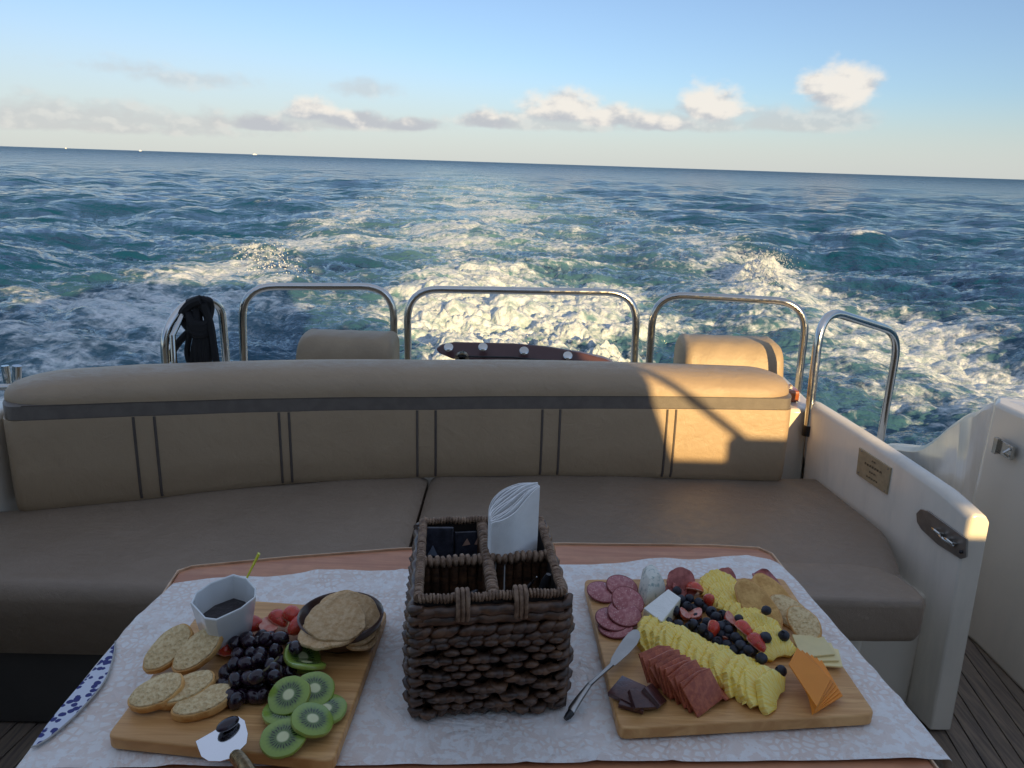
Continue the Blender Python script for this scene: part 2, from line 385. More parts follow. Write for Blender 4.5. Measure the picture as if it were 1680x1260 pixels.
    n.link(col, p.inputs['Base Color']); p.inputs['Roughness'].default_value = .07; p.inputs['IOR'].default_value = 1.333
    rip4 = n.noise(.06, 5, .65, n.coord('Object', scale=(.7, 1, 1))); b4 = n.bump(rip4, 4.0, .8, b3); n.link(b4, p.inputs['Normal']); ln = n.new('ShaderNodeVectorMath', operation='LENGTH'); n.link(co, ln.inputs[0]); dd_ = n.math('LOGARITHM', ln.outputs['Value'], 10.0)
    n.link(n.smooth(dd_, 1.5, 3.3, .40, .17), p.inputs['Specular IOR Level']); n.link(n.smooth(dd_, 1.5, 3.3, .07, .34), p.inputs['Roughness'])
    fb = n.new('ShaderNodeBsdfPrincipled'); fb.inputs['Roughness'].default_value = .75; fb.inputs['Specular IOR Level'].default_value = .25
    fn_ = n.noise(12, 4, .7, co)
    n.link(n.mix(n.smooth(fn_, .3, .65), (.50, .58, .59), (.78, .80, .80)), fb.inputs['Base Color'])
    n.link(n.bump(n.math('ADD', fn_, n.math('MULTIPLY', nf, .7)), .04, 1.0), fb.inputs['Normal'])
    mx = n.new('ShaderNodeMixShader'); n.link(ff, mx.inputs[0]); n.link(p.outputs[0], mx.inputs[1]); n.link(fb.outputs[0], mx.inputs[2])
    n.link(mx.outputs[0], n.n['Material Output'].inputs[0])
    me.materials.append(m)
    o = bpy.data.objects.new('sea', me); COL.objects.link(o); tag(o, kind='structure')
build_sea()
def spray():
    r_ = random.Random(31); q = MB()
    def drop(x, y, z, r): 
        q.add([(x-r, y, z), (x+r, y, z), (x, y-r, z), (x, y+r, z), (x, y, z-r), (x, y, z+r*1.2)], [(0, 2, 5), (2, 1, 5), (1, 3, 5), (3, 0, 5), (2, 0, 4), (1, 2, 4), (3, 1, 4), (0, 3, 4)])
    for k in range(1500):
        t = r_.random()**.6; x = 4.9+2.2*t+r_.gauss(0, .30); y = 15+6.6*t+r_.gauss(0, .35); drop(x, y, SEA+.10+.22*t+abs(r_.gauss(0, .11)), r_.uniform(.003, .011))
    for k in range(350):
        t = r_.random(); drop(-4.8-2.0*t+r_.gauss(0, .3), 15.4+5*t+r_.gauss(0, .4), SEA+.12+.1*t+abs(r_.gauss(0, .09)), r_.uniform(.006, .018))
    for k in range(260):
        y = 8.2+r_.random()**1.5*6; drop(.35-.045*(y-10)+r_.gauss(0, 1.1), y, SEA+.06+abs(r_.gauss(0, .09)), r_.uniform(.004, .013))
    o = q.build('spray', mat('spray_white', (.78, .80, .80), .6), smooth=False); tag(o, 'white spray droplets thrown up along the wake crests', kind='stuff')
spray()

# ------------------------------------------------------------ materials of the boat
def vinyl_fn(n, p, co, c):
    g = n.voro(620, 'F1', co); w1 = n.noise(5.5, 4, .55, co, 1.2); w2 = n.noise(26, 3, .6, n.coord('Object', scale=(1, 1.6, 1)), .8)
    sc = n.smooth(n.noise(9, 6, .7, n.coord('Object', scale=(1, 5, 1))), .60, .72)
    n.link(n.mix(n.math('MULTIPLY', sc, .12), c, (.16, .13, .11)), p.inputs['Base Color'])
    n.link(n.smooth(w2, .3, .7, .34, .50), p.inputs['Roughness'])
    b = n.bump(g, .0006, .7); b = n.bump(w2, .003, .6, b); b = n.bump(w1, .008, .6, b); n.link(b, p.inputs['Normal'])
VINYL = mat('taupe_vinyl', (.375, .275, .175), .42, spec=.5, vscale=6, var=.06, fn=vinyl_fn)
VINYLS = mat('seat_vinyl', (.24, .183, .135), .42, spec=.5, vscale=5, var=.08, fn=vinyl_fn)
VINYL_DK = mat('dark_trim_vinyl', (.165, .14, .12), .45, bump=.001, bscale=400)
PIPING = mat('piping_vinyl', (.10, .08, .068), .5)
COVER = mat('tan_cover', (.36, .27, .17), .5, vscale=8, bump=.0015, bscale=90)
def gel_fn(n, p, co, c):
    st = n.coord('Object', scale=(3, 3, .6)); sm = n.smooth(n.noise(5, 5, .65, st), .42, .8)
    n.link(n.mix(sm, c, (.66, .62, .54)), p.inputs['Base Color'])
GEL = mat('gelcoat', (.79, .73, .63), .24, var=.04, vscale=3, coat=.25, fn=gel_fn)
GELW = mat('gelcoat_bulwark', (.80, .77, .71), .25, var=.04, vscale=3, coat=.3, fn=gel_fn)
def st_fn(n, p, co, c):
    n.link(n.smooth(n.noise(60, 4, .6, co), .3, .7, .10, .22), p.inputs['Roughness'])
STEEL = mat('stainless', (.62, .61, .58), .14, 1.0, var=.08, fn=st_fn)
BRUSH = mat('brushed_steel', (.36, .34, .32), .35, .9, var=.2, bump=.0004, bscale=300)
def teak_fn(n, p, co, c):
    g = n.noise(3, 6, .65, n.coord('Object', scale=(30, 2, 2))); n.link(n.mix(n.smooth(g, .3, .7), c, (.13, .105, .09)), p.inputs['Base Color'])
TEAK = mat('weathered_teak', (.30, .235, .175), .75, fn=teak_fn, vscale=10)
CAULK = mat('deck_caulk', (.012, .012, .014), .6)
def wood_fn(dark, sx=2.0, sy=26.0):
    def f(n, p, co, c):
        g = n.noise(2.2, 7, .62, n.coord('Object', scale=(sx, sy, 6)), .6); n.link(n.mix(n.smooth(g, .35, .68), c, dark), p.inputs['Base Color'])
    return f
TABLEW = mat('table_wood', (.52, .235, .12), .4, fn=wood_fn((.42, .165, .08)))
TABLEE = mat('table_edge_wood', (.75, .52, .34), .35, fn=wood_fn((.48, .3, .18)))
MAHOG = mat('dark_mahogany', (.080, .036, .036), .35, fn=wood_fn((.08, .03, .028)), coat=.15)
AMBER = mat('varnished_amber_wood', (.42, .12, .02), .2, fn=wood_fn((.25, .06, .012)), coat=.6)
ROPE = mat('black_rope', (.006, .006, .008), .8, bump=.001, bscale=300)
DARK = mat('dark_plastic', (.015, .015, .018), .35)

AX = Vector((-.072, .997, 0)); AXN = Vector((.997, .072, 0))       # boat's aft and starboard directions
# ------------------------------------------------------------ the motor yacht
yacht = thing('motor_yacht', 'cream motor yacht cockpit with moulded side walls, gate and transom around the bench', 'yacht', (0, 2.0, -.02))
def bpt(u, v, z): return Vector((u*AXN.x+v*AX.x, u*AXN.y+v*AX.y, z))
ANG = math.atan2(AXN.y, AXN.x)
RB = Matrix.Rotation(ANG, 4, 'Z')
# hull: sections lofted stern to bow; open cockpit well is the deck level
h = MB(); secs = []
for v, hw, top in ((4.05, 1.75, -.62), (3.95, 1.95, -.55), (3.45, 2.0, -.5), (3.4, 2.02, -.05), (1, 2.15, -.03), (-4, 2.15, -.03), (-9, 1.2, .3), (-11.5, .1, .6)):
    secs.append([bpt(-hw, v, top), bpt(-hw*1.0, v, -.5 if top > -.45 else top-.1), bpt(-hw*.85, v, -1.25), bpt(0, v, -1.5), bpt(hw*.85, v, -1.25), bpt(hw, v, -.5 if top > -.45 else top-.1), bpt(hw, v, top)])
h.rings(secs); h.build('hull', GEL, yacht, bevel=.01)
# transom block behind the bench, where the stern hoops stand
t = MB(); t.box((0, 0, 0), (2.55, .86, .50), Matrix.Translation(bpt(-.02, 2.94, .19)) @ RB)
t.build('transom', GEL, yacht, bevel=.03)
kp = MB(); kp.slab([(-1.78, 1.625), (-.9, 1.64), (-.12, 1.65), (-.12, 1.69), (-1.78, 1.68)], -.015, .30); kp.build('plinth_shade_panel', mat('painted_floor_shade', (.05, .046, .043), .6, vscale=8), yacht, bevel=.01)  # dark sheet painted in for the floor-level shade below the left seat
# corner post between the bench end and the side wall
c = MB(); c.slab([(.925, 2.43), (.986, 2.43), (1.03, 2.45), (1.045, 2.64), (1.06, 2.90), (.80, 2.90), (.80, 2.50)], -.02, .655); c.build('corner_moulding', GEL, yacht, bevel=.012)
sdk = MB(); sdk.box((0, 0, 0), (.62, .34, .32), Matrix.Translation((1.33, 2.92, .14)) @ RB); sdk.build('side_deck', GEL, yacht, bevel=.02)
# amber varnished block on the corner
a = MB(); a.slab([(.93, 2.50), (.985, 2.505), (.992, 2.55), (.985, 2.60), (.92, 2.60)], .656, .697, .008); a.build('varnished_cap', AMBER, yacht, bevel=.004)
# starboard side wall: from the corner forward to the folded gate end
def wall_poly(pts, x0, th, z0, z1, nm, m, bev=.02):
    w = MB(); w.slab(pts, z0, z1); return w.build(nm, m, yacht, bevel=bev)
fx, fy, nx_, ny_ = .984, 2.425, 1.128, 1.712
gate = MB()
NS = 14
secs = []
for i in range(NS+1):
    tt = i/NS; x = nx_+(fx-nx_)*tt; y = ny_+(fy-ny_)*tt; zt = .640+.048*tt+.005*math.sin(tt*math.pi)
    lean = .022; th = .058
    dz = -.015*(1-min(tt*8, 1))
    prof = [(x+lean, -.01), (x, zt-.02+dz), (x+.008, zt-.005+dz), (x+.02, zt+dz), (x+.045, zt-.004+dz), (x+th, zt-.022+dz), (x+th+lean, -.01)]
    secs.append([Vector((a_, y+.02*(a_-x), b_)) for a_, b_ in prof])
gate.rings(secs); sidew = gate.build('side_wall', GEL, yacht, bevel=.006)
# outer bulwark with a swept-down top, and its forward return
bw = MB(); secs = []
pl = [(1.555, 1.4, .77), (1.545, 2.0, .765), (1.535, 2.22, .758), (1.50, 2.30, .745), (1.50, 2.36, .70), (1.53, 2.46, .655), (1.58, 2.62, .56), (1.66, 2.85, .42), (1.74, 3.1, .30), (1.80, 3.5, .16), (1.86, 4.0, -.1)]
for x, y, zt in catmull(pl, 5):
    b0 = x+.10 if y > 2.0 else x+.08
    secs.append([Vector((b0, y, -.02)), Vector((x+.03, y, zt*.5)), Vector((x, y, zt-.03)), Vector((x+.012, y, zt-.008)), Vector((x+.04, y, zt)), Vector((x+.20, y, zt-.012)), Vector((x+.26, y, zt-.05)), Vector((x+.42, y, -.4)), Vector((x+.30, y, -.45))])
bw.rings(secs); bw.build('bulwark', GELW, yacht, bevel=.004)
b2 = MB(); b2.slab([(1.493, 2.26), (1.51, 2.12), (1.535, 1.2), (1.60, 1.2), (1.62, 2.3), (1.54, 2.335)], -.02, .752); b2.build('bulwark_panel', GEL, yacht, bevel=.015)
bl = thing  # (alias unused)
la = MB(); pc = aty(1652, 737, 2.16); la.box((pc.x-.006, 2.16, pc.z), (.010, .075, .042)); la.box((pc.x-.014, 2.19, pc.z), (.012, .018, .05)); la.tube([(pc.x-.012, 2.13, pc.z+.012), (pc.x-.028, 2.13, pc.z), (pc.x-.012, 2.13, pc.z-.012)], .004)
la.build('gate_catch', STEEL, yacht, bevel=.003)
# name plaque on the side wall
def on_wall(px, py, off=0.0):
    r = ray(px, py)
    # inner face of the wall as a plane through (1.07..1.15)
    p0 = Vector((nx_, ny_, .6)); dd = Vector((fx-nx_, fy-ny_, 0)).normalized(); up = Vector((-.022, 0, .65)).normalized(); nn = dd.cross(up).normalized()
    if nn.x > 0: nn = -nn
    tt = (p0-Vector((0, 0, CZ))).dot(nn)/r.dot(nn); return Vector((0, 0, CZ))+r*tt+nn*off, nn, dd, up
PLQ = mat('bronze_plaque', (.50, .39, .24), .45, .1, var=.15, vscale=60); PLT = mat('plaque_letters', (.05, .032, .02), .5)
pq = MB(); cs = [(1411, 734), (1463, 768), (1456, 811), (1406, 777)]
f0 = [on_wall(x, y, .0035)[0] for x, y in cs]; b0 = [on_wall(x, y, -.002)[0] for x, y in cs]
pq.rings([f0, b0]); plaque = pq.build('plaque', PLQ, yacht, bevel=.001)
for px, py in ((1416, 740), (1459, 769), (1453, 805), (1410, 775)):
    sw = MB(); q = on_wall(px, py, .0042)[0]; sw.ball(q, .0022, 6); sw.build('screw', BRUSH, plaque)
c0, nn, dd, up = on_wall(1434, 772, .0042)
for k, (w_, n_) in enumerate(((.022, 4), (.080, 14), (.030, 6), (.050, 9))):
    # engraved lines too worn to read: short incised marks
    mk = MB()
    for j in range(n_):
        cc = c0+dd*(-(j-(n_-1)/2)*w_/n_)+up*(.026-.0175*k)
        hh = .0026 if k != 1 else .0036
        e1 = dd*(w_/n_*.34); e2 = up*hh; vs_ = [cc-e1-e2, cc+e1-e2, cc+e1*.6+e2, cc-e1+e2]
        if j % 2: vs_ = [cc-e1-e2, cc-e1*.2-e2, cc+e1+e2, cc+e1*.2+e2]
        mk.add(vs_, [(0, 1, 2, 3)])
    mk.build('lettering', PLT, plaque, smooth=False)
# long latch plate near the front end of the side wall
LP = [(1505, 842), (1512, 835), (1524, 838), (1588, 884), (1587, 914), (1578, 917), (1540, 893), (1513, 868), (1506, 856)]
lp = MB(); lp.rings([[on_wall(x, y, .004)[0] for x, y in LP], [on_wall(x, y, -.002)[0] for x, y in LP]]); latch = lp.build('latch_plate', BRUSH, yacht, bevel=.001)
lk = MB()
for px, py in ((1545, 872), (1566, 888)):
    q, nn, dd, up = on_wall(px, py, .006)
    lk.tube([q+dd*.012, q+dd*.012+nn*.012+up*.004, q+nn*.016+up*.006, q-dd*.012+nn*.012+up*.002, q-dd*.012], .0035)
q, nn, dd, up = on_wall(1556, 884, .006); lk.tube([q+dd*.03, q+nn*.008, q-dd*.03-up*.004], .0045)
lk.build('latch_hook', STEEL, latch)
hg = MB(); q = on_wall(1580, 905, .006)[0]; hg.ball(q, .005, 7); hg.build('latch_screw', DARK, latch)
# seat plinth (moulded box under the bench) and port side wall
pz = MB(); pz.slab([(-1.75, 1.665), (-.9, 1.68), (.3, 1.70), (.86, 1.66), (.935, 1.72), (.955, 1.86), (.985, 2.3), (.95, 2.6), (-1.75, 2.5)], -.02, .35); pz.build('bench_plinth', GEL, yacht, bevel=.02)
gp = MB(); gp.slab([(.92, 1.80), (1.13, 1.80), (1.0, 2.42), (.90, 2.4)], .0, .345); gp.build('side_shelf', GEL, yacht, bevel=.01)
pw = MB(); pw.slab([(-1.40, 1.9), (-1.40, 2.08), (-1.60, 2.12), (-1.95, 1.2), (-1.78, .6), (-1.62, .6)], -.02, .715); pw.build('port_side_wall', GEL, yacht, bevel=.02)
# unseen bulkhead, edge shaped to outline the sun patch, with hard top and flybridge
def on_cut(px, py, ys, zz=None, yc=-1.0):
    p = aty(px, py, ys); k = (p.y-yc)/-S.y; return p+S*k
cb = MB(); c1, c2, c3 = on_cut(1043, 600, 2.37), on_cut(1075, 655, 2.28), on_cut(1108, 752, 2.27); ct = c1+(c1-c2)*((2.2-c1.z)/(c1.z-c2.z))
CP = [(-2.36, -.2), (2.0, -.2), (c3.x, c3.z-.3), (c3.x, c3.z), (c2.x, c2.z), (c1.x, c1.z), (min(ct.x, c1.x), 2.2), (-2.36, 2.2)]
cb.rings([[Vector((x, yy, z)) for x, z in CP] for yy in (-1.06, -1.0)])
cb.build('sun_mask_bulkhead', GEL, yacht, bevel=.01)
cd_ = MB(); cd_.box((-.55, -.985, .95), (1.5, .02, 1.9)); cd_.build('cabin_door', mat('tinted_glass', (.01, .012, .014), .08, spec=.6), yacht, bevel=.01)
fb_ = MB(); fb_.slab([(-1.85, -5), (1.72, -5), (1.72, -.75), (1.5, -.6), (-1.6, -.6), (-1.75, -.75)], 2.2, 2.34); fb_.build('hard_top', GEL, yacht, bevel=.04)
fy_ = MB(); fy_.slab([(-1.75, -5.5), (1.66, -5.5), (1.62, -1.0), (-1.75, -1.0)], 2.34, 2.98); fy_.build('flybridge', GEL, yacht, bevel=.05)
# unseen mask added to shape the sunlit patches, and the slanting strut
zt_ = on_cut(1150, 757, 2.27).z; h1_, h2_ = on_cut(1581, 822, 1.71, yc=-1.03), on_cut(1626, 886, 1.71, yc=-1.03); hx0, hx1, hz0, hz1 = h1_.x+.012, h2_.x+.03, h2_.z-.005, min(h1_.z+.02, zt_-.012)
for a0, a1, z0_, z1_ in ((1.64, hx0, -.02, zt_), (hx1, 3.0, -.02, zt_), (hx0, hx1, -.02, hz0), (hx0, hx1, hz1, zt_)):
    ls = MB(); ls.box(((a0+a1)/2, -1.0275, (z0_+z1_)/2), (a1-a0, .075, z1_-z0_)); ls.build('sun_mask', GEL, yacht)
sc2 = MB(); pA = on_cut(1200, 716, 2.29); sc2.slab([(pA.x, -1.05), (3.0, -1.05), (3.0, -1.0), (pA.x, -1.0)], zt_-.012, pA.z); sc2.build('sun_mask', GEL, yacht, bevel=.004)
s1 = on_cut(1030, 590, 2.37); s2 = on_cut(1225, 722, 2.27); dv = (s2-s1).normalized()
sb = MB(); sb.tube([s1-dv*.75, s2+dv*.15], .013); sb.build('strut', STEEL, yacht)
# ------------------------------------------------------------ teak side deck
dk = MB(); pk = MB()
dk.box((0, 1.2, -.06), (4.3, 5.0, .06), RB); deck = dk.build('teak_deck', CAULK); tag(deck, kind='structure'); 
w = .052
for i in range(-46, 24):
    x = .85+i*w*1.0
    pts = [Vector((x+.0*0, -1.3, 0)), Vector((x+.55, 3.2, 0))]
    d0 = (pts[1]-pts[0]).normalized(); nn2 = Vector((d0.y, -d0.x, 0))*(w*.455)
    # planks swept with the boat's side
    L = [pts[0]-nn2, pts[0]+nn2, pts[1]+nn2, pts[1]-nn2]
    pk.slab([(p.x-.15, p.y) for p in L], -.028, -.0195+.0006*random.random())
deckp = pk.build('deck_planks', TEAK, bevel=.0008); tag(deckp, kind='structure')
# ------------------------------------------------------------ curved bench
sofa = thing('bench_sofa', 'taupe vinyl curved bench with long panelled backrest across the stern', 'bench', (-.2, 1.9, .385))
BP = [Vector((x, y, 0)) for x, y in ((-1.352, 1.885), (-1.022, 2.0), (-.658, 2.137), (-.259, 2.217), (.127, 2.263), (.52, 2.276), (.896, 2.282))]
path = catmull(BP, 14)
Ls = [0]
for i in range(1, len(path)): Ls.append(Ls[-1]+(path[i]-path[i-1]).length)
LT = Ls[-1]
def path_at(s):
    s = min(max(s, 0), LT)
    for i in range(1, len(path)):
        if Ls[i] >= s or i == len(path)-1:
            a, b = path[i-1], path[i]; k = (s-Ls[i-1])/max(Ls[i]-Ls[i-1], 1e-9); p = a.lerp(b, k)
            i0, i1 = max(i-3, 0), min(i+2, len(path)-1); t = (path[i1]-path[i0]).normalized(); return p, t, Vector((-t.y, t.x, 0))
def sweep(prof, s0, s1, ends, n=90, name='x', m=VINYL, dxa=0.0, parent=None, endr=(.12, .12), solid=0):
    """prof: list of (out, z); out = aft distance from path. ends rounded: profile shrinks at both ends"""
    mb = MB(); rg = []
    cz = sum(q[1] for q in prof)/len(prof); co_ = sum(q[0] for q in prof)/len(prof)
    ss = []
    for i in range(n+1): ss.append(s0+(s1-s0)*i/n)
    er0, er1 = endr
    ext = [s0+er0*(1-math.cos(a_*math.pi/2/8)) for a_ in range(9)] if er0 else []
    ext2 = [s1-er1*(1-math.cos(a_*math.pi/2/8)) for a_ in range(9)] if er1 else []
    ss = sorted(set([round(q, 5) for q in ss if (s0+er0 < q < s1-er1)]+[round(q, 5) for q in ext+ext2]+[s0, s1]))
    for s_ in ss:
        p, t, nrm = path_at(s_); k0 = 1.0
        if er0 and s_ < s0+er0: k0 = math.sqrt(max(0, 1-((s0+er0-s_)/er0)**2))
        if er1 and s_ > s1-er1: k0 = min(k0, math.sqrt(max(0, 1-((s_-(s1-er1))/er1)**2)))
        over = 0
        ring = []
        for o_, z in prof:
            if ends == 'top':   # shrink the top corner down, keep the base
                zz = prof[0][1]+(z-prof[0][1])*(.35+.65*k0) if True else z; oo = co_+(o_-co_)*(.3+.7*k0)
            else: zz = z; oo = co_+(o_-co_)*(.3+.7*k0)
            ring.append(p+nrm*oo+Vector((0, 0, zmap(s_, zz))))
        rg.append(ring)
    mb.rings(rg); return mb.build(name, m, parent, ang=60, solid=solid)
KS = [0, .33, .74, 1.155, 1.55, 1.94, 2.31]
def zmap(s_, z):
    f_ = lambda a: float(np.interp(s_, KS, a))
    return float(np.interp(z, [.452, .68, .72, .80], [.452, f_([.716, .706, .685, .678, .680, .689, .695]), f_([.756, .746, .725, .718, .720, .729, .733]), f_([.805, .812, .802, .795, .795, .793, .79])]))+(z-.80 if z > .80 else 0)
low = [(.012, .452), (.000, .475), (.002, .56), (.006, .64), (.010, .6795), (.09, .68), (.17, .68), (.24, .67), (.26, .452)]
sweep(low, 0.0, LT, 'low', name='backrest', parent=sofa, endr=(.035, .03))
trim = [(.016, .680), (.0110, .6815), (.0120, .7185), (.018, .720), (.2, .7195), (.245, .71), (.24, .68)]
sweep(trim, 0.002, LT-.001, 'low', name='trim_band', m=VINYL_DK, parent=sofa, endr=(.035, .03))
topp = [(.0115, .720), (.0125, .735), (.020, .760), (.040, .785), (.080, .799), (.14, .803), (.20, .793), (.25, .765), (.268, .735), (.255, .720)]
sweep(topp, -.0, LT+.0, 'top', name='top_bolster', parent=sofa, endr=(.16, .12))
def s_of_px(px, py):
    p = atz(px, py, .47); best = min(range(len(path)), key=lambda i: abs(path[i].x/path[i].y-p.x/p.y)); return Ls[best]
def wob_tube(pts, r, nm, m, par, n=8): q = MB(); q.tube(pts, r, n); return q.build(nm, m, par)
for (pa, pb) in ((236, 260), (462, 487), (687, 708), (888, 910), (1082, 1104)):
    for px in (pa, pb):
        s_ = s_of_px(px, 800); p, t, nr_ = path_at(s_)
        wob_tube([p+nr_*(o_+.0005)+Vector((0, 0, zmap(s_, z))) for o_, z in ((.008, .46), (.000, .475), (.001, .52), (.002, .56), (.004, .60), (.006, .64), (.010, .678))], .0040, 'piping', PIPING, sofa)
for z, o_ in ((.680, .0115), (.7195, .0125)):
    wob_tube([path_at(LT*i/80)[0]+path_at(LT*i/80)[2]*o_+Vector((0, 0, zmap(LT*i/80, z))) for i in range(2, 79)], .0017, 'piping', PIPING, sofa, 6)
# seat cushions: grid between the backrest foot and the front edge
def seat(xa, xb, nm, ztop=.452, fa=None, thick=.10, sagk=1.0, yb=None, under=0.0):
    mb = MB(); nu, nv = 60, 34
    def front(x):
        return 1.535+.02*(x+1.1) if x < -.2 else 1.553+.02*x+.0*x
    P = []
    for i in range(nu+1):
        x = xa+(xb-xa)*i/nu; row = []
        # back line follows the backrest
        yb_ = np.interp(x, [p.x for p in path], [p.y for p in path]) + .03 if yb is None else yb(x)
        if x < path[0].x: yb_ = path[0].y+.03-(path[0].x-x)*.35
        yf = front(x) if fa is None else fa(x)
        ed = min(1, (x-xa)/.018+.0, 1) ; ed2 = min(1, (xb-x)/.018)
        e = math.sqrt(max(0, 1-(1-min(ed, ed2))**2))
        for j in range(nv+1):
            v = j/nv
            if v < .3:   # front roll
                a_ = (v/.3); ang = (1-a_)*math.pi*.5
                rr_ = .035 if not under else .05
                if a_ < .25: y = yf+under*(1-a_/.25)**1.3; z = ztop-thick+(thick-rr_)*(a_/.25)
                else:
                    b_ = (a_-.25)/.75; y = yf+.035*(1-math.cos(b_*math.pi/2)); z = ztop-rr_+rr_*math.sin(b_*math.pi/2)
            else:
                b_ = (v-.3)/.7; y = yf+.035+(yb_-yf-.035)*b_; z = ztop+.006*math.sin(b_*math.pi)*sagk+.0016*math.sin(x*9+y*5)+.0012*math.sin(x*23-y*17)
            z -= (1-e)*.018*(1 if v > .25 else 0)
            if x > .5 and yb is None and fa is not None:
                ex = .995+.075*max(0, min(1, (y-1.735)/.25))**.6-.13*max(0, y-1.95); xx = .5+(x-.5)*(ex-.5)/.495
            else: xx = x
            row.append((xx, y, z))
        P.append(row)
    mb.add([q for r_ in P for q in r_], [(i*(nv+1)+j, (i+1)*(nv+1)+j, (i+1)*(nv+1)+j+1, i*(nv+1)+j+1) for i in range(nu) for j in range(nv)])
    # side skirts
    for P0 in (P[0], P[-1]):
        base = [(q[0], q[1], ztop-thick) for q in P0]; o = len(mb.v); mb.v += P0+base; k = len(P0)
        mb.f += [(o+j, o+j+1, o+k+j+1, o+k+j) for j in range(k-1)]
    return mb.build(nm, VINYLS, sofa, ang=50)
xs = atz(706, 800, .45).x
xsp = -.253
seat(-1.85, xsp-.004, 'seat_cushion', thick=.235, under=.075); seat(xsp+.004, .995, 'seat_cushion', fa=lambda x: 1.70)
# end pad in front of the starboard cushion, rounded outer corner
ep = MB(); cpts = [(-.1, 1.565), (.90, 1.575), (.985, 1.582), (1.0, 1.60), (1.002, 1.64), (.985, 1.70), (.955, 1.735), (.90, 1.752), (.5, 1.752), (-.1, 1.74)]
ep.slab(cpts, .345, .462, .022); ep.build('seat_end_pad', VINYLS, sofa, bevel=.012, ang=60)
# ------------------------------------------------------------ stern hoops
def hoop(P, label, r=.0145, fl=.125, foot=True):
    P = [Vector(p) for p in P]
    t = thing('stern_hoop', label, 'railing', tuple(P[0]), group='stainless hoops along the stern')
    q = MB(); q.tube(fillet(P, fl, 8), r, 14); q.build('tube', STEEL, t)
    if foot:
        for p in (P[0], P[-1]):
            b = MB(); b.lathe([(.032, 0), (.032, .004), (.022, .009), (.017, .012), (.0165, .022)], 18, (p.x, p.y, p.z)); b.build('foot_flange', STEEL, t)
    return t
def Yp(px, py, y): return aty(px, py, y)
ZB = .44
def leg(px, py, y): p = aty(px, py, y); return Vector((p.x, p.y, ZB))
hoop([leg(396, 590, 2.82), Yp(396, 470, 2.82), Yp(646, 470, 2.92), leg(645, 590, 2.92)], 'wide stainless hoop over the shaded headrest bolster, right of the rope')
hoop([leg(670, 590, 2.93), Yp(668, 474, 2.93), Yp(1046, 480, 2.95), leg(1043, 590, 2.95)], 'widest stainless hoop, over the dark gangplank in the middle of the stern')
hoop([leg(1067, 590, 2.95), Yp(1073, 482, 2.95), Yp(1326, 496, 2.86), leg(1310, 640, 2.86)], 'stainless hoop around the sunlit tan bolster')
p1 = Yp(1325, 702, 2.408); p2 = Yp(1450, 712, 2.95)
h5 = hoop([p1-Vector((0, 0, .01)), p1, Yp(1348, 506, 2.44), Yp(1476, 546, 2.75), Vector((p2.x-.01, 2.95, .305))], 'narrow stainless hoop above the starboard side wall, clamped low on its left leg', foot=False)
hoop([leg(269, 600, 2.62), Yp(268, 545, 2.62), Yp(305, 492, 2.72), Yp(362, 492, 2.84), leg(373, 600, 2.88)], 'narrow hoop at the port corner with black rope tied over it', fl=.07)
q = MB(); q.tube([leg(284, 600, 2.60), Yp(283, 550, 2.60), Yp(306, 505, 2.70)], .010); 
q.build('brace', STEEL, [o for o in bpy.data.objects if o.name.startswith('stern_hoop')][-1])
cl = MB(); cl.tube([p1+Vector((0, 0, .010)), p1-Vector((0, 0, .026))], .0165, 12); cl.build('clamp', DARK, h5)
rp = aty(1315, 805, 2.408); lr = MB(); lr.tube([p1-Vector((0, 0, .02)), Vector((rp.x, 2.408, rp.z))], .0085); lr.build('lower_rod', STEEL, h5)
# port guard rail, only its end shows
pr = thing('guard_rail', 'stainless guard rail end at the far left above the port wall', 'railing', (-1.62, 2.2, .66))
q = MB(); e1 = Yp(28, 600, 2.35); e0 = Yp(28, 668, 2.35); q.tube([e1+Vector((-.0, 0, .0)), e0], .014); g1 = Yp(8, 600, 2.38); q.tube([g1, g1-Vector((0, 0, .15))], .012); q.build('post', STEEL, pr)
q = MB(); r1 = Yp(46, 634, 2.33); q.tube([r1, r1+Vector((-.45, -.1, -.0))], .011); r2 = Yp(12, 712, 2.2); q.tube([r2, r2+Vector((-.45, -.2, .02))], .010); q.build('rail', STEEL, pr)
# ------------------------------------------------------------ bolsters on the sun pad behind
def bolster(x0, x1, y, zt, label, r=.06, dep=.22):
    t = thing('headrest_bolster', label, 'bolster', ((x0+x1)/2, y, ZB-.01), group='bolsters behind the bench')
    mb = MB(); rg = []; n = 40
    for i in range(n+1):
        x = x0+(x1-x0)*i/n; e = min((x-x0), (x1-x))/.03; k = math.sqrt(max(0, 1-(1-min(e, 1))**2)); k = .86+.14*k
        pr_ = []
        for a_ in range(28):
            an = 2*math.pi*a_/28; cx, cz_ = math.cos(an), math.sin(an)
            sx = math.copysign(abs(cx)**.45, cx); sz = math.copysign(abs(cz_)**.45, cz_)
            hz_ = (zt-ZB)/2
            crease = 1+.015*math.sin(an*5+i*.7)*(1 if e < 1.6 else .25)
            pr_.append(Vector((x, y+sx*dep/2*k*crease+max(0, sz)*.03, ZB+hz_+sz*hz_*k*crease)))
        rg.append(pr_)
    mb.rings(rg); mb.build('cushion', COVER, t, ang=60)
    return t
bolster(-.785, -.437, 2.74, .790, 'shaded taupe bolster behind the left half of the bench')
bolster(.61, .965, 2.70, .826, 'tan bolster lit by the sun behind the right end of the bench')
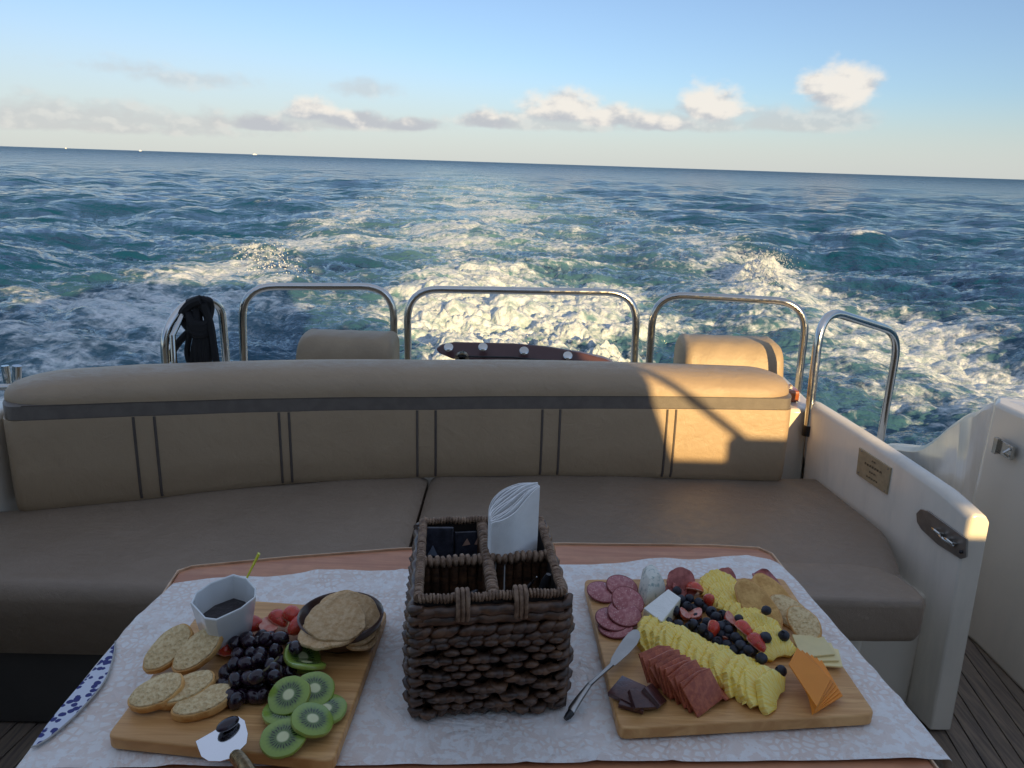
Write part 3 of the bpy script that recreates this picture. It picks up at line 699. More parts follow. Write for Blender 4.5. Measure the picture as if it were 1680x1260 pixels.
# ------------------------------------------------------------ gangplank
gpk = thing('gangplank', 'dark varnished gangplank with chrome domes standing above the bench back', 'gangplank', (.04, 2.75, ZB))
A0 = Vector((-.285, 2.74, .742)); A1 = Vector((.375, 2.74, .722))
out = [(-.27, .735), (-.285, .748), (-.265, .762), (-.22, .772), (.0, .774), (.12, .768), (.25, .752), (.34, .735), (.372, .722), (.37, .705), (.2, .712), (-.1, .717), (-.22, .718)]
g = MB(); g.rings([[Vector((x, 2.70+(z-.715)*.8, z)) for x, z in out], [Vector((x, 2.76, z)) for x, z in out]]); g.build('plank', MAHOG, gpk, bevel=.006)
for x in (-.2, .3): g = MB(); g.tube([(x, 2.76, ZB-.01), (x, 2.76, .73)], .012); g.build('support_post', STEEL, gpk)
for x, z in ((-.235, .752), (-.11, .757), (.04, .748), (.20, .735)):
    g = MB(); M = Matrix.Translation((x, 2.698, z+.012)) @ Matrix.Rotation(R(48), 4, 'X'); g.lathe([(.017, 0), (.017, .002), (.014, .0045), (.008, .006), (.001, .0065)], 20, M=M); g.build('chrome_dome', STEEL, gpk)
g = MB(); M = Matrix.Translation((-.185, 2.698, .727)) @ Matrix.Rotation(R(90), 4, 'X'); g.lathe([(.026, -.002), (.026, .004), (.019, .006), (.017, -.001), (.012, -.002)], 20, M=M); g.build('socket_ring', STEEL, gpk)
g = MB(); g.tube([(-.2, 2.697, .732), (0, 2.697, .734), (.2, 2.697, .722), (.33, 2.697, .712)], .004); g.build('groove', DARK, gpk)
# ------------------------------------------------------------ rope on the port hoop
rt = thing('rope_bundle', 'black mooring rope coiled and knotted over the port corner hoop', 'rope', tuple(Yp(328, 500, 2.74)))
q = MB()
def rope(pts, r=.014):
    r *= 1.08; q.tube(catmull([Yp(*p) for p in pts], 6), r, 8)
rng2 = random.Random(5)
rope([(276, 590, 2.68), (290, 566, 2.68), (306, 548, 2.69), (318, 540, 2.69)], .012)
rope([(330, 492, 2.66), (312, 500, 2.67), (300, 520, 2.69), (318, 545, 2.68), (330, 560, 2.68), (332, 600, 2.68)], .017)
rope([(334, 498, 2.66), (345, 530, 2.66), (350, 560, 2.66), (356, 602, 2.66)], .012)
rope([(322, 498, 2.68), (326, 540, 2.67), (320, 575, 2.68), (318, 606, 2.68)], .016)
rope([(312, 546, 2.68), (307, 580, 2.68), (318, 603, 2.68), (338, 603, 2.68), (344, 580, 2.68), (334, 545, 2.68)], .010)
for k in range(7):
    a_ = k*.9; rope([(318+10*math.cos(a_), 498+5*math.sin(a_), 2.70), (334+8*math.sin(a_), 491+k, 2.67), (346-k, 503+3*k, 2.68), (338, 530+3*k, 2.66), (318-2*(k % 3), 528+3*k, 2.66), (308+k, 508+2*k, 2.68)], .012)
for k in range(4): rope([(324+5*k, 540, 2.67), (322+6*k, 570, 2.665), (326+5*k, 604, 2.67)], .013)
q.build('rope', ROPE, rt)

from mathutils import noise as mn
# ------------------------------------------------------------ table and cloth
TZ = .70
table = thing('cockpit_table', 'varnished wooden cockpit table with clipped corners under the white cloth', 'table', (-.02, 1.0, -.02))
far = [(-.572, 1.12), (-.580, 1.200), (-.562, 1.218), (-.4, 1.262), (-.2, 1.307), (.106, 1.348), (.40, 1.362), (.495, 1.358), (.515, 1.335), (.552, .74), (.50, .62), (-.52, .58), (-.558, .66)]
t_ = MB(); t_.slab(far, TZ-.028, TZ); t_.build('tabletop', TABLEW, table, bevel=.002)
t_ = MB(); cxy = (-.02, 1.0)
rim = [Vector((x, y, TZ-.010)) for x, y in far]; q = MB()
def offs(P, d):
    o = []
    for i, p in enumerate(P):
        v = Vector((p[0]-cxy[0], p[1]-cxy[1])); o.append((p[0]+v.x/v.length*d, p[1]+v.y/v.length*d))
    return o
o1 = offs(far, .004); o0 = offs(far, .0006)
rings_ = [[(x, y, TZ-.03) for x, y in o0], [(x, y, TZ+.0035) for x, y in o0], [(x, y, TZ+.0035) for x, y in o1], [(x, y, TZ-.03) for x, y in o1]]
q.rings(rings_, loop=True); q.build('edge_lipping', TABLEE, table, bevel=.0015)
t_ = MB(); t_.tube([(-.02, 1.0, 0), (-.02, 1.0, TZ-.03)], .045, 24); t_.lathe([(.17, -.02), (.17, -.008), (.06, .012), (.05, .03)], 32, (-.02, 1.0, 0)); t_.build('pedestal', STEEL, table)
def interp(P, t):
    k = t*(len(P)-1); i = min(int(k), len(P)-2); return P[i].lerp(P[i+1], k-i)
def pxz(L, z=.7035): return [atz(x, y, z) for x, y in L]
def dense(P, n=200):
    C = catmull(P, 30); d = [0]
    for a, b in zip(C, C[1:]): d.append(d[-1]+(b-a).length)
    return [C[min(int(np.searchsorted(d, d[-1]*i/n)), len(C)-1)] for i in range(n+1)]
farE = dense(pxz([(285, 958), (350, 949), (440, 946), (520, 938), (600, 938), (700, 934), (930, 930), (1000, 926), (1070, 918), (1140, 919), (1225, 911)]))
LE = dense(pxz([(285, 958), (228, 1012), (190, 1056), (110, 1152), (28, 1262)])); RE = dense(pxz([(1225, 911), (1266, 921), (1298, 945), (1400, 1062), (1480, 1152), (1558, 1246)]))
NL, NR = LE[-1], RE[-1]
DROP = .07
cl = MB(); NU, NV = 170, 120
bx = [(-.50, -.19, .77, 1.12), (.13, .52, .83, 1.22), (-.15, .10, .83, 1.12)]
def cloth_pt(u, v):
    l = interp(LE, v); r = interp(RE, v); f = interp(farE, u)
    base = l.lerp(r, u); f0 = LE[0].lerp(RE[0], u); w_ = (1-v)**3
    n0 = NL.lerp(NR, u)
    p = base+(f-f0)*w_
    # wrinkles
    x, y = p.x, p.y
    wz = .0022*mn.noise(Vector((x*9, y*9, 0)))+.0016*mn.noise(Vector((x*22+y*9, y*20, 3)))
    fold = mn.noise(Vector((x*4+1, y*4, 7))); wz += .004*math.exp(-(fold/.05)**2)*.5
    fold2 = mn.noise(Vector((x*7+9, y*3, 17))); wz += .004*math.exp(-(fold2/.06)**2)*.5
    on = 0
    for a, b, c_, d_ in bx:
        if a-.012 < x < b+.012 and c_-.012 < y < d_+.012: on = 1
    wz = max(wz, -.001) if not on else min(max(wz, -.001), .0008)
    return Vector((x, y, .7045+wz))
rows = []
for i in range(NU+1):
    u = i/NU; rows.append([cloth_pt(u, (j/NV)**1.0) for j in range(NV+1)])
def hang(row, sgn):
    out = []
    for k, (dx, dz) in enumerate(((.004, -.003), (.0065, -.012), (.008, -.035), (.009+.0, -DROP))):
        out.append([Vector((p.x+sgn*(dx+(.004*math.sin(j*.35) if k > 1 else 0)), p.y, p.z+dz)) for j, p in enumerate(row)])
    return out
allr = list(reversed(hang(rows[0], -1)))+rows+hang(rows[-1], 1)
k = NV+1
cl.add([p for r_ in allr for p in r_], [(i*k+j, (i+1)*k+j, (i+1)*k+j+1, i*k+j+1) for i in range(len(allr)-1) for j in range(NV)])
def cloth_fn(n, p, co, c):
    cw = n.noise(14, 2, .5, co, out=1); wv = n.new('ShaderNodeVectorMath', operation='MULTIPLY_ADD'); n.link(cw, wv.inputs[0]); wv.inputs[1].default_value = (.03, .03, 0); n.link(co, wv.inputs[2])
    e = n.voro(85, 'DISTANCE_TO_EDGE', wv.outputs[0]); leaf = n.smooth(e, .10, .2)
    e2 = n.voro(27, 'F1', wv.outputs[0]); med = n.smooth(e2, .38, .46)
    reg = n.smooth(n.noise(6.5, 3, .5, co), .47, .54)
    f = n.math('MULTIPLY', n.math('MULTIPLY', n.math('SUBTRACT', 1.0, leaf), reg), .85)
    f2 = n.math('MULTIPLY', n.math('SUBTRACT', 1.0, reg), n.math('MULTIPLY', n.smooth(n.noise(75, 3, .6, wv.outputs[0]), .46, .54), .7))
    ft = n.math('MAXIMUM', f, f2)
    n.link(n.mix(ft, (.82, .80, .78), (.74, .625, .56)), p.inputs['Base Color'])
    n.link(n.smooth(ft, 0, 1, .62, .38), p.inputs['Roughness'])
    wr = n.noise(34, 5, .6, co, dist=.5); wr2 = n.noise(11, 4, .6, co, dist=.8); tw = n.noise(1400, 2, .5, co)
    b = n.bump(tw, .0004); b = n.bump(wr, .003, .8, b); b = n.bump(wr2, .018, .8, b); b = n.bump(ft, .0006, .6, b); n.link(b, p.inputs['Normal'])
CLOTH = mat('damask_cloth', (.8, .8, .8), .6, spec=.3, fn=cloth_fn)
cloth = cl.build('tablecloth', CLOTH, smooth=True, ang=80, loc=(0, 1, .70)); tag(cloth, 'white damask tablecloth with faint leaf pattern and blue printed border over the table', 'tablecloth')
# printed border motif on the port edge
mo = MB(); outer = [LE[int(200*v)] for v in np.linspace(.33, .93, 30)]
inn = dense(pxz([(190, 1056), (187, 1080), (172, 1122), (130, 1172), (88, 1210), (60, 1228)], .705), 29)
out_l = dense(pxz([(190, 1056), (160, 1093), (110, 1152), (78, 1192), (57, 1222), (52, 1230)], .705), 29)
mo.grid(lambda a, b: Vector((out_l[round(a*29)].x, out_l[round(a*29)].y, .7085)).lerp(Vector((inn[round(a*29)].x, inn[round(a*29)].y, .7085)), b)+Vector((0, 0, 0)), 29, 8)
def motif_fn(n, p, co, c):
    v1 = n.voro(105, 'F1', n.coord('Object', scale=(1, 1, 0))); v2 = n.noise(90, 3, .6, co)
    a = n.smooth(n.math('ADD', v1, n.math('MULTIPLY', v2, .6)), .74, .82)
    n.link(n.mix(a, (.025, .03, .17), (.62, .66, .76)), p.inputs['Base Color'])
MOT = mat('blue_motif', (.5, .5, .7), .7, fn=motif_fn)
mo.build('blue_border', MOT, cloth, ang=80)
q = MB(); q.tube([p+Vector((0, 0, .004)) for p in inn]+[out_l[-1]+Vector((0, 0, .004))], .0013, 6); q.build('cord_edging', mat('grey_cord', (.45, .44, .42), .7), cloth)
# ------------------------------------------------------------ wooden boards
def board_fn(n, p, co, c):
    g = n.noise(3.2, 7, .6, n.coord('Object', scale=(3, 38, 8)), .8); g2 = n.noise(2.0, 3, .5, n.coord('Object', scale=(.5, 22, 1)))
    n.link(n.mix(n.smooth(g, .3, .7), n.mix(n.smooth(g2, .48, .52), (.72, .42, .17), (.63, .34, .125)), (.50, .25, .08)), p.inputs['Base Color'])
BOARD = mat('beech_board', (.5, .3, .15), .5, fn=board_fn, coat=.08)
TB = .7255
def board(px, label):
    P = [atz(x, y, TB) for x, y in px]; c = sum(P, Vector())/len(P)
    def rnd(P, r):
        out = []
        for i in range(len(P)):
            a, p, b = P[i-1], P[i], P[(i+1) % len(P)]
            A = p+(a-p).normalized()*r; B = p+(b-p).normalized()*r
            for j in range(7): t = j/6; out.append(A*(1-t)**2+p*2*t*(1-t)+B*t*t)
        return out
    q = MB(); q.slab([(p.x, p.y) for p in rnd(P, .014)], TB-.0175, TB)
    o = q.build('serving_board', BOARD, bevel=.0025, loc=(c.x, c.y, TB-.0175)); tag(o, label, 'serving board', 'wooden boards of food on the tablecloth'); return o
board([(173, 1209), (345, 980), (636, 1001), (547, 1249)], 'wooden board under the grapes, kiwi and bread left of the basket')
board([(958, 950), (1016, 1196), (1438, 1172), (1285, 948)], 'larger wooden board under pineapple, cheese and cold meat right of the basket')
# ------------------------------------------------------------ helpers for food
def P1(x, y, z=TB): return atz(160+x/3.231, 880+y/3.231, z)
def P7(x, y, z=TB): return atz(960+x/3.818, 920+y/3.818, z)
def put(o, loc, rot=(0, 0, 0), sc=None):
    o.location = loc; o.rotation_euler = rot
    if sc: o.scale = sc
    return o
def dup(o, loc, rot, label, sc=None): return copy_thing(o, loc, rot, label, sc)
def jit_disc(rx, ry, th, n=40, jit=.03, bev=.0015, seed=0):
    r_ = random.Random(seed); ph = [r_.uniform(0, 6.3) for _ in range(4)]
    P = []
    for i in range(n):
        a = 2*math.pi*i/n; k = 1+jit*(math.sin(2*a+ph[0])*.5+math.sin(3*a+ph[1])*.6+math.sin(7*a+ph[2])*.3+math.sin(13*a+ph[3])*.15)
        P.append((rx*math.cos(a)*k, ry*math.sin(a)*k))
    q = MB(); q.slab(P, 0, th, bev); return q
def axes(xd, nrm, loc):
    z = Vector(nrm).normalized(); x = Vector(xd); x = (x-z*x.dot(z)).normalized(); y = z.cross(x)
    return Matrix((x, y, z)).transposed().to_euler(), loc
# bread
def crumb_fn(n, p, co, c):
    v = n.voro(160, 'F1', co); h = n.smooth(v, .15, .5)
    n.link(n.mix(n.smooth(n.noise(240, 3, .6, co), .4, .62), n.mix(h, (.68, .51, .26), (.76, .60, .34)), (.62, .44, .22)), p.inputs['Base Color']); n.link(n.bump(h, .0012), p.inputs['Normal'])
CRUMB = mat('bread_crumb', (.74, .6, .38), .85, fn=crumb_fn); CRUST = mat('bread_crust', (.58, .27, .07), .6, base2=(.72, .42, .15), vscale=60, bump=.001, bscale=200)
TOAST = mat('toasted_crumb', (.70, .43, .15), .8, base2=(.50, .27, .08), vscale=70, bump=.0015, bscale=160)
def bread(rx, ry, th, label, cat='bread slice', cm=CRUMB, name='bread_slice', seed=1, group='bread slices on the left board'):
    t = thing(name, label, cat, (0, 0, 0), group=group)
    q = jit_disc(rx, ry, th*.8, 44, .04, .002, seed); q.build('crust', CRUST, t)
    q = jit_disc(rx*.93, ry*.93, th, 44, .04, .002, seed); q.build('crumb', cm, t); return t
bs = [((395, 690), 53, 0, .022, (18, -26), 'bread slice lying uppermost and farthest left on the left board'),
      ((550, 700), 50, 0, .022, (16, -24), 'bread slice leaning beside the dark grapes under the jug'),
      ((330, 885), 28, 1, .008, (12, -12), 'bread slice at the outer left side of the bread pile, in front'),
      ((480, 860), 35, 0, .004, (4, -8), 'bread slice half covered between the two leaning slices'),
      ((570, 915), 30, 0, .0, (4, -6), 'bread slice nearest the cheese knife, low on the board')]
b0 = None
for (c_, rz, k, dz, (tx, ty), lb) in bs:
    loc = P1(*c_)+Vector((0, 0, .004+dz)); rot = (R(tx), R(ty), R(rz))
    if b0 is None: b0 = bread(.038, .0225, .014, lb); put(b0, loc, rot)
    else: dup(b0, loc, rot, lb, (.9 if k else 1, 1.05 if k else 1, 1))
# jug, jam, spoon
PORC = mat('white_porcelain', (.72, .74, .74), .18, var=.02, coat=.4)
jug = thing('porcelain_jug', 'faceted white porcelain pot holding dark jam at the back of the left board', 'pot', tuple(P1(690, 520, .722)))
rimp = [(497, 352), (520, 300), (600, 245), (720, 202), (790, 222), (838, 275), (835, 320), (760, 380), (630, 440), (570, 432)]
JH = .062
jc = P1(690, 520, .722)
rp_ = [P1(x, y, .722+JH+.022) for x, y in rimp]; cc_ = sum(rp_, Vector())/len(rp_)
def jr(z, k, ins=0): return [Vector((jc.x+(p.x-cc_.x)*k, jc.y+(p.y-cc_.y)*k, z)) for p in rp_]
def mixr(z, f, k): return [Vector((jc.x+(cc_.x-jc.x)*f+(p.x-cc_.x)*k, jc.y+(cc_.y-jc.y)*f+(p.y-cc_.y)*k, z)) for p in rp_]
jc2 = cc_
q = MB(); z0 = .7265
q.rings([mixr(z0, .55, .70), mixr(z0+.002, .55, .74), mixr(z0+.03, .75, .86), mixr(z0+.07, 1, 1.0), mixr(z0+.079, 1.0, 1.03), mixr(z0+.0805, 1.0, 1.0), mixr(z0+.079, 1.0, .96), mixr(z0+.05, .88, .88), mixr(z0+.02, .7, .75), mixr(z0+.012, .6, .4)])
q.build('body', PORC, jug, bevel=.0015, ang=35)
q = MB(); q.rings([mixr(z0+.030, .8, .80), mixr(z0+.042, .86, .845)]); q.build('dark_jam', mat('dark_jam', (.018, .008, .010), .12, bump=.003, bscale=60, coat=.5), jug)
sp = thing('plastic_spoon', 'bright yellow plastic spoon standing in the jam pot', 'spoon', tuple(P1(775, 300, .77)))
a_, b_ = atz(400, 958, .782), aty(425, 908, atz(400, 958, .782).y+.012)
q = MB(); q.tube([a_-(b_-a_)*.5, a_, a_.lerp(b_, .5), b_], [.0024, .0026, .003, .0042], 10, flat=.5); q.build('handle', mat('yellow_plastic', (.80, .78, .02), .3, trans=.15), sp)
q = MB(); e_ = a_-(b_-a_)*.55; q.ball(e_, (.008, .010, .004), 8); q.build('spoon_bowl', MATS['yellow_plastic'], sp)
# grapes
def grape_fn(n, p, co, c):
    g = n.noise(55, 3, .5, co); n.link(n.mix(n.smooth(g, .55, .8), c, (.045, .03, .05)), p.inputs['Base Color']); n.link(n.smooth(g, .4, .7, .16, .38), p.inputs['Roughness'])
GRAPE = mat('black_grape', (.012, .006, .014), .18, base2=(.022, .007, .015), fn=grape_fn, coat=.3)
gb = thing('grape_bunch', 'bunch of glossy black grapes heaped in the middle of the left board', 'grapes', tuple(P1(840, 740)))
g0 = MB(); g0.ball((0, 0, 0), (.0092, .0092, .0118), 10); gm = g0.build('grape', GRAPE, None); gm.parent = gb
rg_ = random.Random(11); gp_ = []
pts_ = [(800, 530, 3), (885, 520, 3), (975, 505, 3), (1045, 550, 2), (700, 800, 1), (660, 840, 0), (735, 620, 2), (960, 645, 3), (845, 735, 3)]
gx = [Vector((*P1(x, y, TB).xy, 0)) for x, y, _ in pts_]
centers = [P1(672+a*64+(b % 2)*25, 560+b*62, TB) for b in range(6) for a in range(6) if not (b == 5 and a > 3) and not (b == 0 and a < 2) and not (b > 3 and a > 4) and not (b in (1, 2) and a == 0)]
for i, p in enumerate(centers): gp_.append(Vector((p.x+rg_.uniform(-.003, .003), p.y+.0+rg_.uniform(-.003, .003)-.004, TB+.010)))
for b in range(4):
    for a in range(4): 
        p = P1(728+a*66+(b % 2)*20, 640+b*66, TB); gp_.append(Vector((p.x+rg_.uniform(-.004, .004), p.y+rg_.uniform(-.004, .004), TB+.0245+rg_.uniform(0, .004))))
for x, y in ((800, 560), (885, 545), (970, 540), (1050, 590), (850, 660), (930, 700)):
    p = P1(x, y, TB+.03); gp_.append(Vector((p.x, p.y, TB+.030)))
for x, y in ((700, 850), (690, 790), (680, 730), (735, 870)):
    p = P1(x, y, TB+.012); gp_.append(Vector((p.x, p.y, TB+.012)))
gp_.append(P1(840, 745, TB+.042))
org = Vector(gb.location)
for i, p in enumerate(gp_):
    o = gm if i == 0 else gm.copy()
    if i: COL.objects.link(o); o.parent = gb
    o.location = p-org; o.rotation_euler = (rg_.uniform(0, 3), rg_.uniform(0, 3), rg_.uniform(0, 3)); k = rg_.uniform(.88, 1.1); o.scale = (k, k, k)
q = MB(); q.tube([P1(960, 640, TB+.036), P1(900, 700, TB+.038), P1(820, 760, TB+.034)], .0014, 6); q.build('stalk', mat('grape_stalk', (.12, .10, .04), .7), gb)
# strawberries behind the grapes
def straw_fn(n, p, co, c):
    v = n.voro(330, 'F1', co); n.link(n.mix(n.smooth(v, .10, .22), (.62, .36, .08), c), p.inputs['Base Color']); n.link(n.bump(n.smooth(v, .05, .3), .0012), p.inputs['Normal'])
STRAW = mat('strawberry_skin', (.52, .035, .02), .28, base2=(.62, .07, .03), vscale=70, fn=straw_fn, coat=.3)
STRAWI = mat('strawberry_flesh', (.62, .16, .11), .35, base2=(.70, .36, .27), vscale=110, coat=.2)
def strawberry(label, loc, rot, group, sc=1.0, inner=True):
    t = thing('strawberry_piece', label, 'strawberry', loc, rot, group); t.scale = (sc, sc, sc)
    q = MB(); prof = [(.001, -.015), (.006, -.012), (.010, -.005), (.012, .003), (.010, .009), (.005, .012), (.001, .0125)]
    rg = []
    for r_, z in prof: rg.append([(r_*math.cos(math.pi*j/12), z, r_*math.sin(math.pi*j/12)*.9) for j in range(13)])
    q.rings(rg, caps=False); me_o = q.build('skin', STRAW, None); me_o.parent = t
    q = MB(); q.slab([(r_, z) for r_, z in prof]+[(-r_, z) for r_, z in reversed(prof)], -.0012, .0003); f_ = q.build('flesh', STRAWI, None); f_.parent = t
    return t
Z0 = Vector((0, 0, 1))
gL = 'strawberry pieces behind the grapes'
s0 = strawberry('cut strawberry showing pale flesh between the jam pot and the grapes', tuple(P1(905, 470, TB+.016)), (R(190), R(10), R(20)), gL, 1.15)
for (x, y, z, rot, lb) in ((1035, 420, .022, (R(20), 0, R(70)), 'bright red strawberry at the back beside the cracker bowl'), (1065, 475, .018, (R(10), R(20), R(-30)), 'red strawberry touching the rim of the cracker bowl'),
     (820, 465, .016, (R(15), R(-15), R(100)), 'red strawberry against the side of the jam pot'), (740, 540, .012, (R(10), R(0), R(160)), 'dark red strawberry low between the jam pot and bread'),
     (960, 440, .016, (R(12), R(20), R(50)), 'strawberry in the middle of the red row behind the grapes'), (690, 600, .009, (R(10), R(0), R(140)), 'deep red strawberry under the front of the jam pot')):
    dup(s0, P1(x, y, TB+z), rot, lb, (1.25, 1.25, 1.25))
# bowl with crackers
BOWLW = mat('dark_wood_bowl', (.085, .035, .022), .35, fn=wood_fn((.045, .018, .012)), coat=.3)
bc = P1(1295, 545, TB)
bowl = thing('wooden_bowl', 'round dark brown wooden bowl filled with crackers on the left board', 'bowl', tuple(bc))
q = MB(); q.lathe([(.030, .0003), (.040, .004), (.054, .018), (.061, .036), (.0625, .043), (.060, .0445), (.0575, .042), (.051, .02), (.036, .009), (.005, .007)], 48, tuple(bc)); q.build('bowl_body', BOWLW, bowl)
CRK = mat('cracker_biscuit', (.72, .52, .30), .8, base2=(.58, .37, .18), vscale=130, bump=.004, bscale=150)
def cracker(seed):
    q = jit_disc(.042, .040, .006, 60, .05, .0022, seed); o = q.build('cracker', CRK)
    for v in o.data.vertices: v.co.z += .0018*mn.noise(v.co*90)+.002*math.cos(v.co.x*40)
    return o
crs = [((1265, 455), .050, (R(16), R(4), 0), 'large round cracker lying uppermost in the wooden bowl'), ((1350, 440), .044, (R(26), R(22), 0), 'cracker leaning at the right rim of the bowl'),
       ((1310, 420), .040, (R(22), R(12), 0), 'cracker behind the uppermost one in the bowl'), ((1360, 470), .034, (R(20), R(28), 0), 'cracker standing lowest against the right wall of the bowl'), ((1230, 510), .038, (R(6), R(-4), .2), 'cracker at the bottom left of the bowl under the others')]
cks = [cracker(3), cracker(5)]
for i, ((x, y), z, rot, lb) in enumerate(crs):
    o = cks[i] if i < 2 else cks[i % 2].copy()
    if i >= 2: COL.objects.link(o)
    pp = P1(x, y, TB+z); put(o, pp, rot); tag(o, lb, 'cracker', 'crackers in the wooden bowl')
# kiwi
def kiwi_fn(n, p, co, c):
    sx = n.new('ShaderNodeSeparateXYZ'); n.link(co, sx.inputs[0]); x, y, z = sx.outputs
    r = n.math('DIVIDE', n.math('SQRT', n.math('ADD', n.math('MULTIPLY', x, x), n.math('MULTIPLY', y, n.math('MULTIPLY', y, 1.0)))), .029)
    a = n.math('ARCTAN2', y, x); wv = n.math('MULTIPLY', n.math('SINE', n.math('MULTIPLY', a, 23.0)), .03); r2 = n.math('ADD', r, wv)
    core = n.smooth(r, .20, .30); g1 = n.mix(core, (.62, .64, .36), (.10, .17, .045))
    g2 = n.mix(n.smooth(r2, .45, .75), g1, (.25, .36, .06))
    cv = n.new('ShaderNodeCombineXYZ'); n.link(n.math('MULTIPLY', a, 3.4), cv.inputs[0]); n.link(n.math('MULTIPLY', r, 5.0), cv.inputs[1])
    jt = n.math('MULTIPLY', n.noise(60, 2, .5, co), 5.0); sn = n.math('SINE', n.math('ADD', n.math('MULTIPLY', a, 25.0), jt)); rj = n.math('ADD', r, n.math('MULTIPLY', n.math('SINE', n.math('MULTIPLY', a, 12.5)), .05)); seeds = n.math('MULTIPLY', n.smooth(sn, .35, .6), n.math('MULTIPLY', n.smooth(rj, .33, .38), n.math('SUBTRACT', 1.0, n.smooth(rj, .50, .56))))
    g3 = n.mix(seeds, g2, (.01, .012, .01)); g4 = n.mix(n.smooth(r, .90, .97), g3, (.33, .36, .08)); n.link(g4, p.inputs['Base Color'])
KIWI = mat('kiwi_flesh', (.3, .4, .1), .22, fn=kiwi_fn, coat=.4, sss=.15)
q = jit_disc(.0275, .0265, .0065, 40, .03, .0022, 9); k0 = q.build('kiwi_slice', KIWI); tag(k0, 'kiwi slice', 'kiwi slice', 'kiwi slices on the left board')
kw = [((1020, 850), .016, (R(22), R(-16), .3), 'kiwi slice leaning uppermost at the left of the kiwi pile'), ((1148, 820), .012, (R(16), R(-10), 1.4), 'kiwi slice in the middle overlapped by its left neighbour'),
      ((1135, 985), .012, (R(14), R(-8), 2.0), 'kiwi slice lying in front of the two middle ones'), ((985, 1080), .006, (R(10), R(-8), .8), 'kiwi slice nearest the front edge beside the cheese knife'),
      ((1105, 690), .014, (R(26), R(10), 2.6), 'kiwi slice standing beside the cracker bowl, behind the pile'), ((1080, 650), .006, (R(30), R(10), 1), 'kiwi slice farthest back, tucked against the grapes'),
      ((990, 940), .002, (0, 0, .5), 'kiwi slice flat on the board under the leftmost leaning slice'), ((1210, 930), .002, (R(4), 0, 1.2), 'kiwi slice underneath at the right side of the pile')]
for i, ((x, y), z, rot, lb) in enumerate(kw):
    o = k0 if i == 0 else dup(k0, (0, 0, 0), rot, lb)
    put(o, P1(x, y, TB+.0035+z)-Vector((0, 0, 0)), rot); o['label'] = lb
# cheese knife in front; dark body on its blade stands for a grape's reflection
ck = thing('cheese_knife', 'polished spade-shaped cheese knife with ornate brass handle at the bottom of the left board', 'knife', tuple(P1(690, 1100, .73)))
bl = [(520, 1085), (600, 1040), (690, 985), (745, 952), (780, 975), (797, 1045), (790, 1095), (750, 1135), (715, 1172), (650, 1192), (590, 1190), (550, 1165)]
q = MB(); top_ = []
for x, y in bl:
    top_.append(P1(x, y, TB+.018+.00004*(1200-y)))
q.rings([[p-Vector((0, 0, .0014)) for p in top_], top_]); q.build('blade', mat('mirror_steel', (.80, .82, .86), .10, 1.0, var=.02), ck, bevel=.0004)
h0 = P1(725, 1150, TB+.018); h1 = P1(775, 1215, TB+.020); h2 = P1(830, 1300, TB+.016)
q = MB(); hp = [h0, h0.lerp(h1, .5), h1, h1.lerp(h2, .3), h1.lerp(h2, .6), h2]; hd = catmull(hp, 8)
q.tube(hd, [.0035+.003*min(i/10, 1)+.0016*math.sin(i*1.3) for i in range(len(hd))], 14)
for i in range(6, len(hd)-2, 2):
    q.tube([hd[i]+Vector((.0085*math.cos(a_), .004*math.sin(a_)*.4, .0085*math.sin(a_))) for a_ in np.linspace(0, 2*math.pi, 12, endpoint=False)], .0016, 6, loop=True)
q.build('handle', mat('aged_brass', (.42, .30, .17), .3, .9, var=.4, vscale=200), ck)
lg = MB(); lg.ball((0, 0, 0), (.0085, .0135, .0075), 10); o = lg.build('grape_reflection', GRAPE); put(o, P1(690, 995, TB+.032), (0, 0, R(-38)), (1, 1.1, .8)); tag(o, 'dark oval standing for a grape reflection on the blade of the cheese knife', 'grape')
# ------------------------------------------------------------ right board: salami
def sal_fn(n, p, co, c):
    v = n.noise(190, 3, .6, co); v2 = n.voro(230, 'F1', co)
    f = n.smooth(v2, .14, .26, 1, 0); n.link(n.mix(n.math('MULTIPLY', f, .55), n.mix(n.smooth(v, .4, .65), (.36, .095, .105), (.50, .20, .20)), (.72, .52, .50)), p.inputs['Base Color'])
SAL = mat('salami_meat', (.4, .1, .1), .38, fn=sal_fn, coat=.15); SALR = mat('salami_rind', (.22, .04, .04), .5)
def salami(label):
    t = thing('salami_slice', label, 'salami slice', group='salami slices on the right board')
    q = jit_disc(.0262, .0255, .0028, 40, .02, .0008, 4); q.build('meat', SAL, t)
    q = MB(); q.tube([(.0262*math.cos(a), .0256*math.sin(a), .0014) for a in np.linspace(0, 2*math.pi, 40, endpoint=False)], .0014, 6, loop=True); q.build('rind', SALR, t); return t
sl = [((110, 200), .005, (R(8), R(6), 0), 'salami slice farthest left at the back corner of the right board'), ((230, 165), .008, (R(14), R(8), 0), 'salami slice behind, beside the white cheese'),
      ((190, 420), .004, (R(5), R(-3), 0), 'salami slice nearest the spreader blade'), ((170, 370), .009, (R(8), R(5), 0), 'salami slice second from the front, near the board edge'),
      ((245, 335), .014, (R(14), R(6), 0), 'salami slice between the raised one and the front ones'), ((265, 255), .022, (R(26), R(14), 0), 'salami slice raised and tilted uppermost of the pile')]
s_0 = None
for (c_, z, rot, lb) in sl:
    loc = P7(*c_, TB+z)
    if s_0 is None: s_0 = salami(lb); put(s_0, loc, rot)
    else: dup(s_0, loc, rot, lb)
